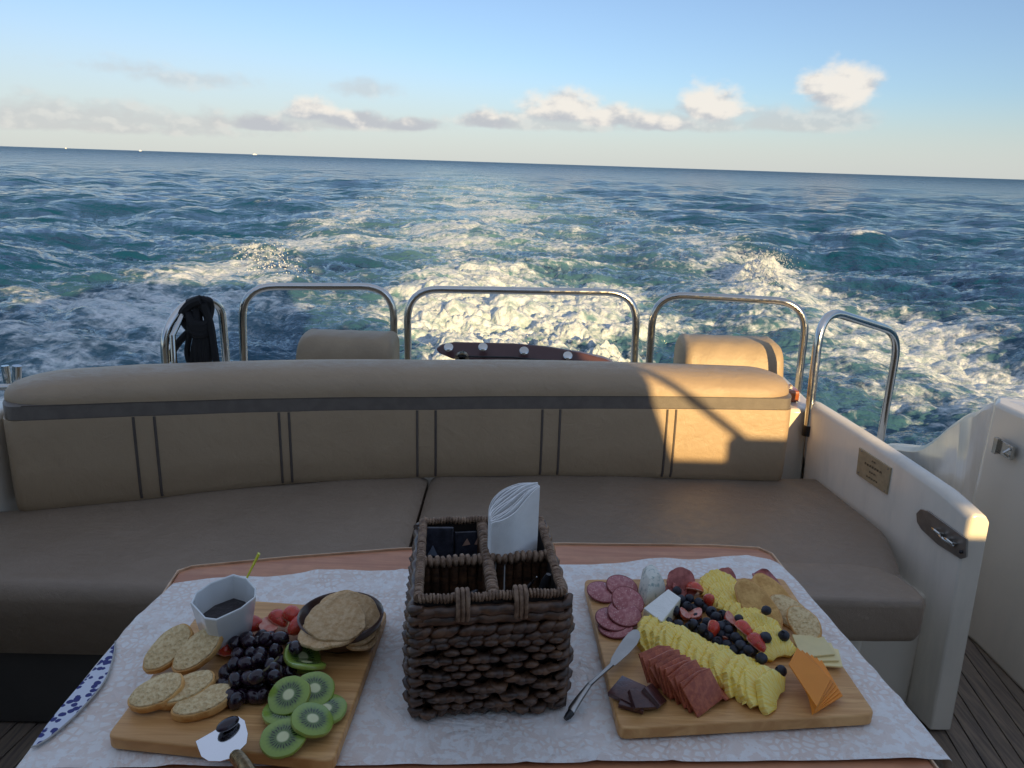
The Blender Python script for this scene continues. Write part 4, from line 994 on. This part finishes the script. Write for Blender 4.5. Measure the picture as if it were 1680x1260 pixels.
def meat_disc(px, py, z, rot, lb, m, nm='cured_meat_slice', rx=.024, ry=.02, cat='cured meat'):
    q = jit_disc(rx, ry, .004, 36, .08, .001, int(px)); o = q.build(nm, m)
    for v in o.data.vertices: v.co.z += .004*math.sin(v.co.x*150)
    put(o, P7(px, py, TB+z), rot); tag(o, lb, cat, 'folded cured meat at the back of the right board'); return o
CUR = mat('cured_meat', (.24, .045, .04), .4, base2=(.42, .12, .10), vscale=90, coat=.2)
meat_disc(595, 120, .020, (R(50), R(-10), 0), 'dark red folded meat slice behind the blueberries, beside the blue cheese', CUR)
meat_disc(620, 165, .010, (R(35), R(5), .3), 'dark red meat slice folded under its neighbour behind the blueberries', CUR, rx=.022)
meat_disc(570, 185, .006, (R(20), R(-5), .3), 'lower dark meat slice just behind the first blueberry', CUR, rx=.018)
meat_disc(880, 115, .012, (R(40), 0, .3), 'dark red meat slice between the back pineapple row and the toast', CUR, rx=.017)
meat_disc(1130, 120, .006, (R(20), R(10), .5), 'dark red meat slice peeping out behind the tall toast', CUR, rx=.03)
# white cheeses
def blue_fn(n, p, co, c):
    a = n.smooth(n.noise(120, 4, .6, co), .54, .64); n.link(n.mix(a, c, (.30, .38, .36)), p.inputs['Base Color'])
BLUEC = mat('blue_cheese', (.74, .74, .66), .55, fn=blue_fn, bump=0); BRIE = mat('brie_paste', (.76, .72, .52), .4, var=.06, vscale=40, bump=.001); RINDW = mat('brie_rind', (.82, .81, .76), .75, var=.06, vscale=60, bump=.0012, bscale=200)
q = MB(); bc_ = P7(405, 185, TB)
pts0 = [P7(x, y, TB+.001) for x, y in ((335, 215), (350, 130), (400, 105), (460, 150), (495, 215), (440, 260), (380, 285))]; cb_ = sum(pts0, Vector())/7
rg = []
for k_, zz in ((1.0, 0), (1.05, .012), (.9, .026), (.55, .038), (.2, .042)):
    rg.append([Vector((cb_.x+(p.x-cb_.x)*k_*(1+.1*mn.noise(p*60+Vector((0, 0, zz*80)))), cb_.y+(p.y-cb_.y)*k_, TB+.001+zz)) for p in pts0])
q.rings(rg); o = q.build('blue_cheese_chunk', BLUEC, loc=tuple(bc_), ang=25, bevel=.001); tag(o, 'crumbly white cheese chunk with blue-green veins beside the salami', 'cheese')
wd = thing('brie_wedge', 'smooth white cheese wedge with pale rind left of the blueberries', 'cheese', tuple(P7(440, 340)))
tp = [P7(x, y, TB+.028) for x, y in ((365, 300), (520, 180), (600, 235), (480, 385))]
q = MB(); q.rings([[Vector((p.x, p.y, TB+.0005)) for p in tp], [Vector((p.x, p.y, TB+.0265)) for p in tp]]); q.build('paste', BRIE, wd, bevel=.0015)
q = MB(); q.rings([[p-Vector((0, 0, .0012)) for p in tp], [p+Vector((0, 0, .0012)) for p in tp]]); q.build('rind', RINDW, wd, bevel=.0012)
# pineapple rows
def pine_fn(n, p, co, c):
    sx = n.new('ShaderNodeSeparateXYZ'); n.link(co, sx.inputs[0]); x, y, z = sx.outputs
    a = n.math('ARCTAN2', x, n.math('ADD', y, .012)); cv = n.new('ShaderNodeCombineXYZ'); n.link(n.math('MULTIPLY', a, 9.0), cv.inputs[0]); n.link(n.math('MULTIPLY', y, 60.0), cv.inputs[1])
    f = n.noise(1.6, 5, .65, cv.outputs[0]); n.link(n.mix(n.smooth(f, .35, .65), (.93, .64, .06), (.95, .80, .26)), p.inputs['Base Color']); n.link(n.bump(f, .0016), p.inputs['Normal'])
PINE = mat('pineapple_flesh', (.8, .65, .15), .2, fn=pine_fn, coat=.25, sss=.2)
def pine_piece(seed):
    r_ = random.Random(seed); P = []
    for i in range(27):
        a = math.pi*(-.42+.84*i/26)+math.pi/2; k = .030*(1+.02*math.sin(i*2.1+seed)+.03*math.sin(i*.7+seed*2)+r_.uniform(-.02, .02)); P.append((k*math.cos(a)*1.0, -.006+k*math.sin(a)))
    P += [(-.014, -.004), (-.006, -.001), (.006, -.001), (.014, -.004)]
    q = MB(); q.slab(P, -.0036, .0036, .0012); return q.build('pineapple_slice', PINE)
proto = [pine_piece(k) for k in range(5)]; used = [0]*5
def row(p0, p1, n, lean, labs, group, sc=1.0, yaw=0.0, z=.002, curve=0.0):
    rnd = random.Random(int(p0[0]))
    A = P7(*p0, TB); B = P7(*p1, TB); d = (B-A).normalized(); side = Vector((-d.y, d.x, 0))
    for i in range(n):
        t = i/(n-1); k = rnd.randrange(5); sj = rnd.uniform(.88, 1.1); o = proto[k] if not used[k] else proto[k].copy()
        if used[k]: COL.objects.link(o)
        used[k] = 1
        loc = A.lerp(B, t)+side*curve*math.sin(t*math.pi)+Vector((0, 0, z+.004))
        ln = R(lean+rnd.uniform(-9, 8)); nrm = d*math.cos(ln)+Z0*math.sin(ln); xd = Matrix.Rotation(R(yaw+rnd.uniform(-13, 13)), 3, 'Z') @ side
        e, _ = axes(xd, nrm, None); put(o, loc, e, (sc*sj, sc*rnd.uniform(.9, 1.12), sc))
        lb = labs[0] if i == 0 else labs[2] if i == n-1 else labs[1]
        tag(o, lb, 'pineapple slice', group)
row((440, 500), (1190, 880), 17, 50, ('first pineapple slice of the front row, next to the white cheese wedge', 'overlapping pineapple slice inside the long front row', 'last pineapple slice of the front row, beside the orange cheese'), 'pineapple slices in the front row', 1.4, 10)
row((830, 195), (1215, 620), 15, 50, ('first pineapple slice of the back row, next to the dark folded meat', 'overlapping pineapple slice inside the back row behind the berries', 'last pineapple slice of the back row, nearest the pale cheese'), 'pineapple slices in the back row', 1.22, 0)
# pepperoni squares
HAM = mat('spiced_meat_square', (.50, .14, .065), .42, base2=(.34, .075, .04), vscale=160, bump=.001, bscale=240)
q = MB(); q.slab([(-.022, -.016), (.022, -.018), (.024, .018), (.006, .023), (-.021, .02)], -.0016, .0016, .0006); hm = q.build('meat_square', HAM)
for v in hm.data.vertices: v.co.z += .0025*math.sin(v.co.x*90+1)
A = P7(455, 730, TB); B = P7(735, 915, TB); d = (B-A).normalized(); side = Vector((-d.y, d.x, 0)); rnd = random.Random(4)
for i in range(12):
    o = hm if i == 0 else hm.copy()
    if i: COL.objects.link(o)
    ln = R((50 if i < 2 else 34)+rnd.uniform(-11, 11)); nrm = d*math.cos(ln)+Z0*math.sin(ln)+side*-.15; e, _ = axes(Matrix.Rotation(R(rnd.uniform(-17, 17)), 3, 'Z') @ side, nrm, None)
    put(o, A.lerp(B, i/11)+Vector((0, 0, .020)), e, (1.18, 1.1, 1)); tag(o, 'first reddish meat square of the leaning row, nearest the spreader' if i == 0 else 'last reddish meat square of the leaning row, nearest the board front edge' if i == 11 else 'reddish square meat slice leaning within the row in front of the pineapple', 'cured meat', 'square meat slices leaning in a row')
o = hm.copy(); COL.objects.link(o); put(o, P7(820, 800, TB+.010), (R(-30), R(20), R(-40)), (.9, .9, 1)); tag(o, 'reddish meat slice tucked under the front pineapple row', 'cured meat')
DKM = mat('dark_meat', (.062, .022, .024), .28, base2=(.095, .035, .03), vscale=70, coat=.3, bump=.001)
dsq = MB(); dsq.slab([(-.019, -.018), (.018, -.019), (.020, .018), (-.018, .019)], 0, .008, .0015)
o = dsq.build('dark_meat_square', DKM); put(o, P7(262, 830, TB+.006), (R(10), R(-4), R(-38))); tag(o, 'dark square of dried meat in the front left corner of the right board', 'dried meat', 'dark dried meat pieces')
for (x, y, z, rot, lb, sc) in ((350, 880, .010, (R(24), R(10), R(20)), 'dark curled meat piece right beside the corner square', (.9, .7, 1)), (300, 900, .002, (0, 0, R(-20)), 'dark meat piece lying underneath at the board front', (.9, .8, .8)), (420, 860, .008, (R(30), R(20), R(60)), 'dark meat piece against the reddish squares', (.8, .8, 1))):
    q = o.copy(); COL.objects.link(q); put(q, P7(x, y, TB+z), rot, sc); q['label'] = lb
# orange and pale cheese slices
CHED = mat('orange_cheddar', (.80, .27, .020), .42, var=.04, vscale=30, sss=.15); PALE = mat('pale_cheese', (.80, .66, .33), .45, var=.05, vscale=60, sss=.1)
top = [(1322, 588), (1440, 640), (1532, 785), (1442, 962), (1268, 692)]
tpz = [.026, .022, .014, .006, .022]
pv = P7(1442, 962, TB); wq = [P7(x, y, TB+z)+Vector((0, 0, .0)) for (x, y), z in zip(top, tpz)]
wq = [wq[0], wq[2], wq[3], wq[4]]
c_ = sum(wq, Vector())/4; qd = MB(); qd.rings([[p-c_-Vector((0, 0, .0022)) for p in wq], [p-c_ for p in wq]]); ch = qd.build('cheddar_slice', CHED, bevel=.0006)
lb_ = ['orange cheese slice lying uppermost of the fan', 'orange cheese slice second from the top of the fan', 'orange cheese slice in the middle of the fan', 'orange cheese slice below the middle of the fan', 'orange cheese slice second from the bottom of the fan', 'orange cheese slice lowest and farthest right in the fan']
for i in range(6):
    o = ch if i == 0 else ch.copy()
    if i: COL.objects.link(o)
    M = Matrix.Rotation(R(-4.3*i), 4, 'Z'); v = M @ (c_-pv)
    put(o, pv+v+Vector((0, 0, -.0027*i+.012)), (0, R(.5*i), R(-4.3*i))); tag(o, lb_[i], 'cheese slice', 'orange cheese slices fanned at the right')
pq_ = [P7(x, y, TB+.006) for x, y in ((1290, 495), (1490, 510), (1560, 620), (1350, 640))]; pc_ = sum(pq_, Vector())/4
q = MB(); q.rings([[p-pc_-Vector((0, 0, .003)) for p in pq_], [p-pc_ for p in pq_]]); pa_ = q.build('pale_cheese_slice', PALE, bevel=.0008)
for i, lb in enumerate(('pale yellow cheese slice on top behind the orange fan', 'pale yellow cheese slice in the middle behind the orange fan', 'pale yellow cheese slice lowest, its corner out at the right')):
    o = pa_ if i == 0 else pa_.copy()
    if i: COL.objects.link(o)
    put(o, pc_+Vector((.005*i, -.007*i, .010-.0035*i)), (0, 0, R(-7*i))); tag(o, lb, 'cheese slice', 'pale cheese slices behind the orange fan')
# toasts
gT = 'toasted bread slices on the right board'
tt = bread(.050, .027, .007, 'long toast slice leaning on the back pineapple row', cm=TOAST, name='toast_slice', seed=8, cat='toast', group=gT)
put(tt, P7(1080, 285, TB+.022), (R(18), R(24), R(-62)))
dup(tt, P7(1190, 250, TB+.013), (R(16), R(22), R(-62)), 'long toast slice behind the leaning one', (1.05, 1, 1))
t3 = bread(.034, .0215, .007, 'round toast slice at the right edge of the board, behind the pale cheese', cm=CRUMB, name='toast_slice', seed=12, cat='toast', group=gT); put(t3, P7(1372, 400, TB+.018), (R(30), R(14), R(-70)))
dup(t3, P7(1280, 330, TB+.010), (R(26), R(10), R(-62)), 'toast slice half hidden between the long toast and the round one', (1.2, 1.1, 1))
# strawberries among the berries
gR = 'strawberry pieces among the blueberries'
for (x, y, z, rot, lb, sc) in ((690, 180, .016, (R(30), R(20), R(130)), 'bright red strawberry piece at the back end of the berry strip', 1.15), (775, 245, .020, (R(70), R(0), R(10)), 'small red strawberry tip beside the back pineapple row', .8),
     (625, 330, .016, (R(200), R(20), R(30)), 'pale cut strawberry piece among the blueberries near the white cheese', .8), (690, 330, .014, (R(190), R(-20), R(-40)), 'cut strawberry half showing pink flesh in the berry strip', 1.0),
     (800, 425, .015, (R(60), R(40), R(20)), 'upright thin strawberry slice in the middle of the berries', 1.0), (910, 360, .022, (R(200), R(30), R(10)), 'strawberry wedge with pale tip in front of the back pineapple row', .9),
     (990, 435, .020, (R(20), R(30), R(50)), 'large red strawberry half near the right end of the berries', 1.25), (1072, 515, .018, (R(15), R(20), R(30)), 'red strawberry piece last toward the orange cheese', 1.2), (870, 450, .010, (R(190), R(0), R(60)), 'strawberry piece low in the middle of the berry strip', 1.0)):
    o = dup(s0, P7(x, y, TB+z), rot, lb, (sc,)*3); o['group'] = gR
# blueberries
def bb_fn(n, p, co, c):
    g = n.noise(60, 3, .6, co); n.link(n.mix(n.smooth(g, .4, .7), (.008, .009, .018), (.035, .040, .062)), p.inputs['Base Color'])
BB = mat('blueberry_skin', (.02, .02, .05), .5, fn=bb_fn)
q = MB(); q.lathe([(.0005, -.0082), (.004, -.0074), (.0072, -.0042), (.0086, 0), (.0076, .0040), (.0050, .0066), (.0036, .0078), (.0032, .0082), (.0026, .0066), (.0004, .0058)], 20); b_0 = q.build('blueberry', BB, ang=60)
bb = [(600, 245), (655, 238), (712, 265), (560, 312), (520, 385), (582, 402), (640, 285), (675, 398), (732, 425), (792, 322), (762, 385), (848, 412), (962, 368), (900, 435), (942, 482), (975, 532), (1020, 560), (575, 190), (820, 355), (880, 400), (1130, 482), (1105, 612), (1226, 692), (1245, 470), (1135, 312)]
sp_ = {(1135, 312): ('blueberry resting alone on the long toast slice', .042), (1245, 470): ('blueberry at the lower end of the toast beside the pineapple', .026), (1226, 692): ('blueberry lying nearest the orange cheese', .014), (1105, 612): ('blueberry between the two pineapple rows near their right end', .020),
       (1130, 482): ('blueberry resting on the back pineapple row by the red strawberry', .026), (520, 385): ('blueberry against the white cheese wedge', .016), (575, 190): ('blueberry farthest back under the dark folded meat', .012)}
rnd = random.Random(9)
for i, (x, y) in enumerate(bb):
    lb, z = sp_.get((x, y), ('dark blueberry heaped with strawberry pieces between the pineapple rows', .017))
    if i: o = b_0.copy(); COL.objects.link(o)
    else: o = b_0
    k = rnd.uniform(.92, 1.12); put(o, P7(x, y, TB+z), (rnd.uniform(-1, 1), rnd.uniform(-1, 1), rnd.uniform(0, 6)), (k, k, k*.93)); tag(o, lb, 'blueberry', 'blueberries on the right board')
for i, (x, y) in enumerate([(650, 420), (710, 450), (770, 470), (830, 510), (890, 530), (930, 560), (1000, 590), (860, 340), (905, 400), (740, 290), (1050, 560), (1010, 480), (620, 270), (600, 330), (700, 360), (760, 430), (850, 460), (900, 470), (680, 300), (960, 500)]):
    o = b_0.copy(); COL.objects.link(o); put(o, P7(x, y, TB+.0085), (rnd.uniform(-1, 1), rnd.uniform(-1, 1), 0)); tag(o, 'dark blueberry heaped with strawberry pieces between the pineapple rows', 'blueberry', 'blueberries on the right board')
# spreader
spr = thing('spreader_knife', 'steel spreader propped from the tablecloth beside the basket onto the right board', 'knife', tuple(atz(927, 1184, .71)))
K0 = atz(929, 1178, .712); K1 = P7(10, 790, TB+.006); K2 = P7(170, 650, TB+.018); K3 = P7(325, 430, TB+.026)
D1 = (K2-K0).normalized()
q = MB(); q.tube([K0+D1*.010, K0.lerp(K1, .3), K0.lerp(K1, .6), K1.lerp(K2, .1)], [.0052, .0058, .0052, .0036], 14, flat=.7); q.build('handle', mat('satin_steel', (.42, .41, .39), .3, 1.0), spr)
q = MB(); q.tube([K0-D1*.002, K0+D1*.004, K0+D1*.011], [.003, .0048, .0052], 14); q.build('black_tip', DARK, spr)
q = MB(); q.tube([K1.lerp(K2, .08), K1.lerp(K2, .5), K2], [.0034, .0028, .0032], 10); q.build('neck', MATS['satin_steel'], spr)
bd = (K3-K2); sd = Vector((bd.y, -bd.x, 0)).normalized(); q = MB(); prof_ = [(0, .004, -.004), (.15, .007, -.007), (.4, .011, -.0085), (.65, .013, -.009), (.85, .011, -.008), (.96, .006, -.005), (1, .001, -.001)]
P_ = [K2+bd*t+sd*a for t, a, b in prof_]+[K2+bd*t+sd*b for t, a, b in reversed(prof_)]
q.rings([[p-Vector((0, 0, .001)) for p in P_], P_]); q.build('blade', MATS['satin_steel'], spr, bevel=.0004)

# ------------------------------------------------------------ woven caddy
def wk_fn(n, p, co, c):
    f = n.noise(40, 5, .65, n.coord('Object', scale=(1, 1, 4))); n.link(n.mix(n.smooth(f, .35, .7), c, (.030, .017, .012)), p.inputs['Base Color']); n.link(n.bump(f, .0015), p.inputs['Normal'])
WICK = mat('brown_water_hyacinth', (.080, .036, .018), .5, base2=(.17, .085, .042), vscale=45, fn=wk_fn, coat=.3)
WICKL = mat('light_hyacinth_wrap', (.29, .19, .125), .6, base2=(.13, .075, .045), vscale=90, bump=.001, bscale=300)
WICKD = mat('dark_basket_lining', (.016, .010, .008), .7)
BZ, RZ = .7075, .880
FLc, FRc, BRc, BLc = Vector((-.110, .852)), Vector((.075, .880)), Vector((.050, 1.094)), Vector((-.130, 1.070))
ctr = (FLc+FRc+BRc+BLc)/4
bk = thing('woven_caddy', 'dark brown woven caddy with four compartments in the middle of the table', 'basket', (ctr.x, ctr.y, BZ))
rw = random.Random(21)
def V3(p, z): return Vector((p.x, p.y, z))
def wall_mesh(A, B, nm, front=False):
    d = (B-A); L = d.length; d = d.normalized(); nrm = Vector((d.y, -d.x))
    if (A+d*L/2-ctr).dot(nrm) < 0: nrm = -nrm
    q = MB(); n3 = Vector((nrm.x, nrm.y, 0)); d3 = Vector((d.x, d.y, 0)); H = RZ-BZ
    rows_ = 8; cols = 9
    zt = BZ
    # bundles of long strands under the rim, twisted
    for rr, (z, r_) in enumerate(((RZ-.016, .0075), (RZ-.028, .0072))):
        base = []
        for k in range(33):
            u = k/32; base.append(V3(A, z)+d3*L*u+n3*(.006+.0015*math.sin(u*40+rr)))
        q.tube(base, [r_*(1+.10*math.sin(k*1.7+rr*2)) for k in range(33)], 10)
    for rr in range(2):   # slanting twist rows
        z = RZ-.043-.013*rr
        for c_ in range(11):
            u = (c_+.5+.3*rw.uniform(-1, 1))/11; cc = V3(A, z)+d3*L*u+n3*.006; a = R(18+rw.uniform(-6, 10))*(1 if rr else 1)
            t_ = d3*math.cos(a)+Z0*math.sin(a); hw = L/11*.85
            q.tube([cc-t_*hw, cc-t_*hw*.5+n3*.003, cc+n3*.0045, cc+t_*hw*.5+n3*.003, cc+t_*hw], [.003, .0066, .0076, .0066, .003], 8)
    nr = 8; z0 = BZ+.012; dz = (RZ-.068-z0)/nr
    for r_ in range(nr+1):
        for c_ in range(-1, cols+1):
            u = (c_+.5+(.5 if r_ % 2 else 0)+rw.uniform(-.12, .12))/cols
            if u < .03 or u > .97: continue
            cc = V3(A, z0+dz*r_+rw.uniform(-.0015, .0015))+d3*L*u+n3*.004; w_ = L/cols*rw.uniform(.44, .56); hh = dz*rw.uniform(.42, .6); sk = rw.uniform(-.35, .35)
            flip = -1 if rw.random() < .75 else 1
            pts = []
            for k in range(7):
                t = -1+2*k/6; pts.append(cc+d3*w_*t*1.05+Z0*(flip*(-hh)*(1-t*t)*1.1+hh*.5*sk*t+hh*.3)+n3*(.010*(1-t*t)))
            q.tube(pts, [.002, .0060, .0082, .0088, .0082, .0058, .002], 8, flat=.62)
    for k in range(10):  # foot strand
        u0, u1 = k/10, (k+1.1)/10; q.tube([V3(A, BZ+.006)+d3*L*u0+n3*.003, V3(A, BZ+.007)+d3*L*(u0+u1)/2+n3*.009, V3(A, BZ+.006)+d3*L*min(u1, 1)+n3*.003], [.003, .0062, .003], 8)
    o = q.build(nm, WICK, bk, ang=70)
    bkq = MB(); bkq.rings([[V3(A, z)+n3*.002, V3(B, z)+n3*.002, V3(B, z)-n3*.004, V3(A, z)-n3*.004] for z in (BZ+.001, RZ-.004)]); bkq.build('lining', WICKD, o)
    return q
for A, B in ((FLc, FRc), (FRc, BRc), (BRc, BLc), (BLc, FLc)): wall_mesh(A, B, 'woven_wall')
for P in (FLc, FRc, BRc, BLc):
    q = MB(); o_ = (P-ctr).normalized()*.004
    for k in range(11):
        z = BZ+.008+k*(RZ-BZ-.02)/10; c3 = V3(P+o_, z); t_ = Vector((-(P-ctr).y, (P-ctr).x, 0)).normalized()
        q.tube([c3-t_*.012-Z0*.004, c3+V3(o_*1.5, 0)*.9, c3+t_*.012+Z0*.005], [.004, .0075, .004], 8)
    q.build('corner_braid', WICK, bk, ang=70)
q = MB(); q.rings([[V3(p.lerp(ctr, .02), z) for p in (FLc, FRc, BRc, BLc)] for z in (BZ, BZ+.004)]); q.build('basket_floor', WICKD, bk)
def wrapped(A, B, z, nm, r0=.0040, step=.0044, sag=0.0, m=WICKL, za=None):
    q = MB(); L = (B-A).length; n = int(L/step); d3 = Vector(((B-A).x, (B-A).y, 0)).normalized(); s3 = Vector((-d3.y, d3.x, 0))
    pts = [V3(A.lerp(B, k/12), z+sag*math.sin(k/12*math.pi)+.001*math.sin(k*2.2)) for k in range(13)]; q.tube(pts, r0, 8)
    for k in range(n):
        u = (k+.5)/n; c = V3(A.lerp(B, u), z+sag*math.sin(u*math.pi)+.001*math.sin(u*26)); rr = r0*rw.uniform(1.12, 1.3); tl = rw.uniform(-.3, .3)
        q.tube([c+(s3*math.cos(a)+Z0*math.sin(a))*rr+d3*math.sin(a)*tl*rr for a in np.linspace(0, 2*math.pi, 10, endpoint=False)], step*.42, 6, loop=True)
    return q.build(nm, m, bk, ang=70)
for A, B in ((FLc, FRc), (FRc, BRc), (BRc, BLc), (BLc, FLc)): wrapped(A, B, RZ, 'rim')
def divider(A, B, z, kind):
    q = MB(); n = 14; d = (B-A).normalized(); s_ = Vector((-d.y, d.x, 0))
    for k in range(n):
        u = (k+.5)/n; c = A.lerp(B, u); q.tube([V3(c, BZ+.004)+s_*.001, V3(c, (BZ+z)/2)+s_*rw.uniform(-.002, .002), V3(c, z-.004)], (B-A).length/n*.52, 8, flat=.6)
    q.build('divider', WICK, bk, ang=70); wrapped(A, B, z, 'divider_rim', .0048, .0085, 0, WICKL)
Lm = FLc.lerp(BLc, .47); Rm = FRc.lerp(BRc, .50); Bm = BLc.lerp(BRc, .50); Fm = FLc.lerp(FRc, .52)
divider(Lm, Rm, RZ-.006, 0); divider(Fm, Bm, RZ-.007, 1)
for u in (.30, .70):
    P = FLc.lerp(FRc, u); d3 = Vector(((FRc-FLc).x, (FRc-FLc).y, 0)).normalized(); n3 = Vector((d3.y, -d3.x, 0))
    q = MB()
    for k in (-1, 0, 1):
        c = V3(P, RZ)+d3*k*.0062
        q.tube(catmull([c-n3*.010-Z0*.010, c-n3*.008+Z0*.005, c+Z0*.0095, c+n3*.0095+Z0*.004, c+n3*.0145-Z0*.012, c+n3*.012-Z0*.026], 4), .0031, 8)
    q.build('handle_tie', WICKL, bk, ang=70)
# napkins
NAP = mat('paper_napkin', (.80, .80, .80), .85, var=.04, vscale=90, bump=.0005, bscale=700)
np_ = thing('napkin_stack', 'stack of white paper napkins standing in the back right compartment of the caddy', 'napkins', (.01, 1.03, .73))
fr = [(806, 858, .930), (812, 856, .932), (824, 852, .936), (845, 838, .946), (868, 812, .960), (886, 797, .968)]
bkx = [(802, 842, .936), (804, 828, .940), (812, 812, .950), (828, 798, .958), (852, 790, .966), (880, 790, .970)]
for k in range(12):
    t = k/11; P = [atz(*a).lerp(atz(*b), t) for a, b in zip(fr, bkx)]
    P = catmull(P, 5); q = MB(); zj = rw.uniform(-.004, .003); zz = [p.z+zj+.0012*math.sin(k*2.3+i_*.3) for i_, p in enumerate(P)]
    inn_ = Vector((-.35, .94, 0))
    n = len(P); V = []; 
    for p, z in zip(P, zz): V += [(p.x, p.y, z), (p.x+inn_.x*.0022, p.y+inn_.y*.0022, z-.0004*0), (p.x+inn_.x*.0022, p.y+inn_.y*.0022, .742), (p.x, p.y, .742)]
    rgs = [V[i*4:i*4+4] for i in range(n)]; q.rings(rgs); q.build('napkin', NAP, np_, ang=60, bevel=.0004)
# packets and utensils in the other compartments
PKT = mat('dark_sachet', (.02, .022, .032), .25, coat=.3, base2=(.05, .055, .08), vscale=70); TRI = mat('tan_print', (.42, .26, .20), .6)
def packet(c, rz, tilt, label, tri=True):
    t = thing('sachet', label, 'sachet', tuple(c), (R(tilt), 0, R(rz)), 'dark sachets in the back left compartment')
    q = MB(); q.box((0, 0, .035), (.055, .006, .075)); a = q.build('wrapper', PKT, None, bevel=.002); a.parent = t
    q = MB()
    if tri:
        for s_ in (-1, 1): q.add([(s_*.003, -.0036, .052), (s_*.016, -.0036, .050), (s_*.008, -.0036, .062)], [(0, 1, 2)])
        for s_ in (-1, 1): q.add([(s_*.010, -.0036, .020), (s_*.02, -.0036, .032), (s_*.021, -.0036, .018)], [(0, 1, 2)])
    else: q.add([(-.012, -.0036, .03), (.004, -.0036, .028), (-.004, -.0036, .045)], [(0, 1, 2)]); 
    b = q.build('printed_mark', TRI if tri else mat('pale_print', (.2, .24, .33), .5), None, smooth=False); b.parent = t
packet((-.052, 1.055, .795), 8, -14, 'dark sachet printed with pale triangles in the back left compartment')
packet((-.108, 1.040, .808), 4, -12, 'dark bluish sachet leaning at the left wall of the back compartment', False)
packet((-.075, 1.0, .765), 10, -20, 'dark sachet with triangles low in front of the other two')
def stick(p0, p1, r, m, nm, label, tip=None, cat='pen'):
    t = thing(nm, label, cat, tuple(p0)); q = MB(); q.tube([p0, p0.lerp(p1, .9), p1], [r, r, r*.5], 10, flat=.7); q.build('barrel', m, t)
    if tip: q = MB(); q.tube([p1, p1+(p1-p0).normalized()*.012], [r*.55, r*.2], 8); q.build('tip', tip, t)
CH = mat('charcoal_plastic', (.05, .05, .055), .3, coat=.3)
def inz(px, py, z): return atz(px, py, z)
stick(inz(715, 1012, .80), inz(783, 968, .855), .0045, CH, 'pen', 'dark pen lying slanted in the front left compartment of the caddy')
stick(inz(800, 1040, .76), inz(873, 955, .864), .0042, CH, 'pen', 'pen with a bright clip in the front right compartment', STEEL)
stick(inz(865, 1040, .76), inz(900, 942, .882), .0070, CH, 'knife_handle', 'dark knife handle upright at the right wall of the front right compartment', None, 'knife')
# ------------------------------------------------------------ distant boats on the horizon
BW = mat('boat_white', (.85, .85, .84), .4)
def far_boat(px, py, L, label, dist=4200):
    r_ = ray(px, py); k = dist/math.hypot(r_.x, r_.y); x, y = r_.x*k, r_.y*k
    t = thing('distant_boat', label, 'boat', (x, y, SEA), group='boats on the horizon')
    q = MB(); q.slab([(-L/2, -1.6), (L*.3, -1.7), (L/2, 0), (L*.3, 1.7), (-L/2, 1.6)], -.3, 2.6, .3); a = q.build('hull', BW, None); a.parent = t
    q = MB(); q.slab([(-L*.3, -1.2), (L*.12, -1.2), (L*.2, 0), (L*.12, 1.2), (-L*.3, 1.2)], 2.5, 5.2, .4); a = q.build('cabin', BW, None); a.parent = t
    t.rotation_euler = (0, 0, .3)
far_boat(230, 244, 11, 'largest white boat speck on the horizon, left of the wake'); far_boat(108, 241, 6, 'tiny white boat speck on the horizon near the far left'); far_boat(418, 251, 20, 'low white boat speck on the horizon under the flat cloud bank', 4200)
scn.cycles.use_adaptive_sampling = True; scn.cycles.adaptive_threshold = .015; scn.cycles.use_denoising = True
scn.cycles.max_bounces = 7; scn.cycles.diffuse_bounces = 4; scn.cycles.glossy_bounces = 3; scn.cycles.transmission_bounces = 3; scn.cycles.caustics_reflective = False; scn.cycles.caustics_refractive = False
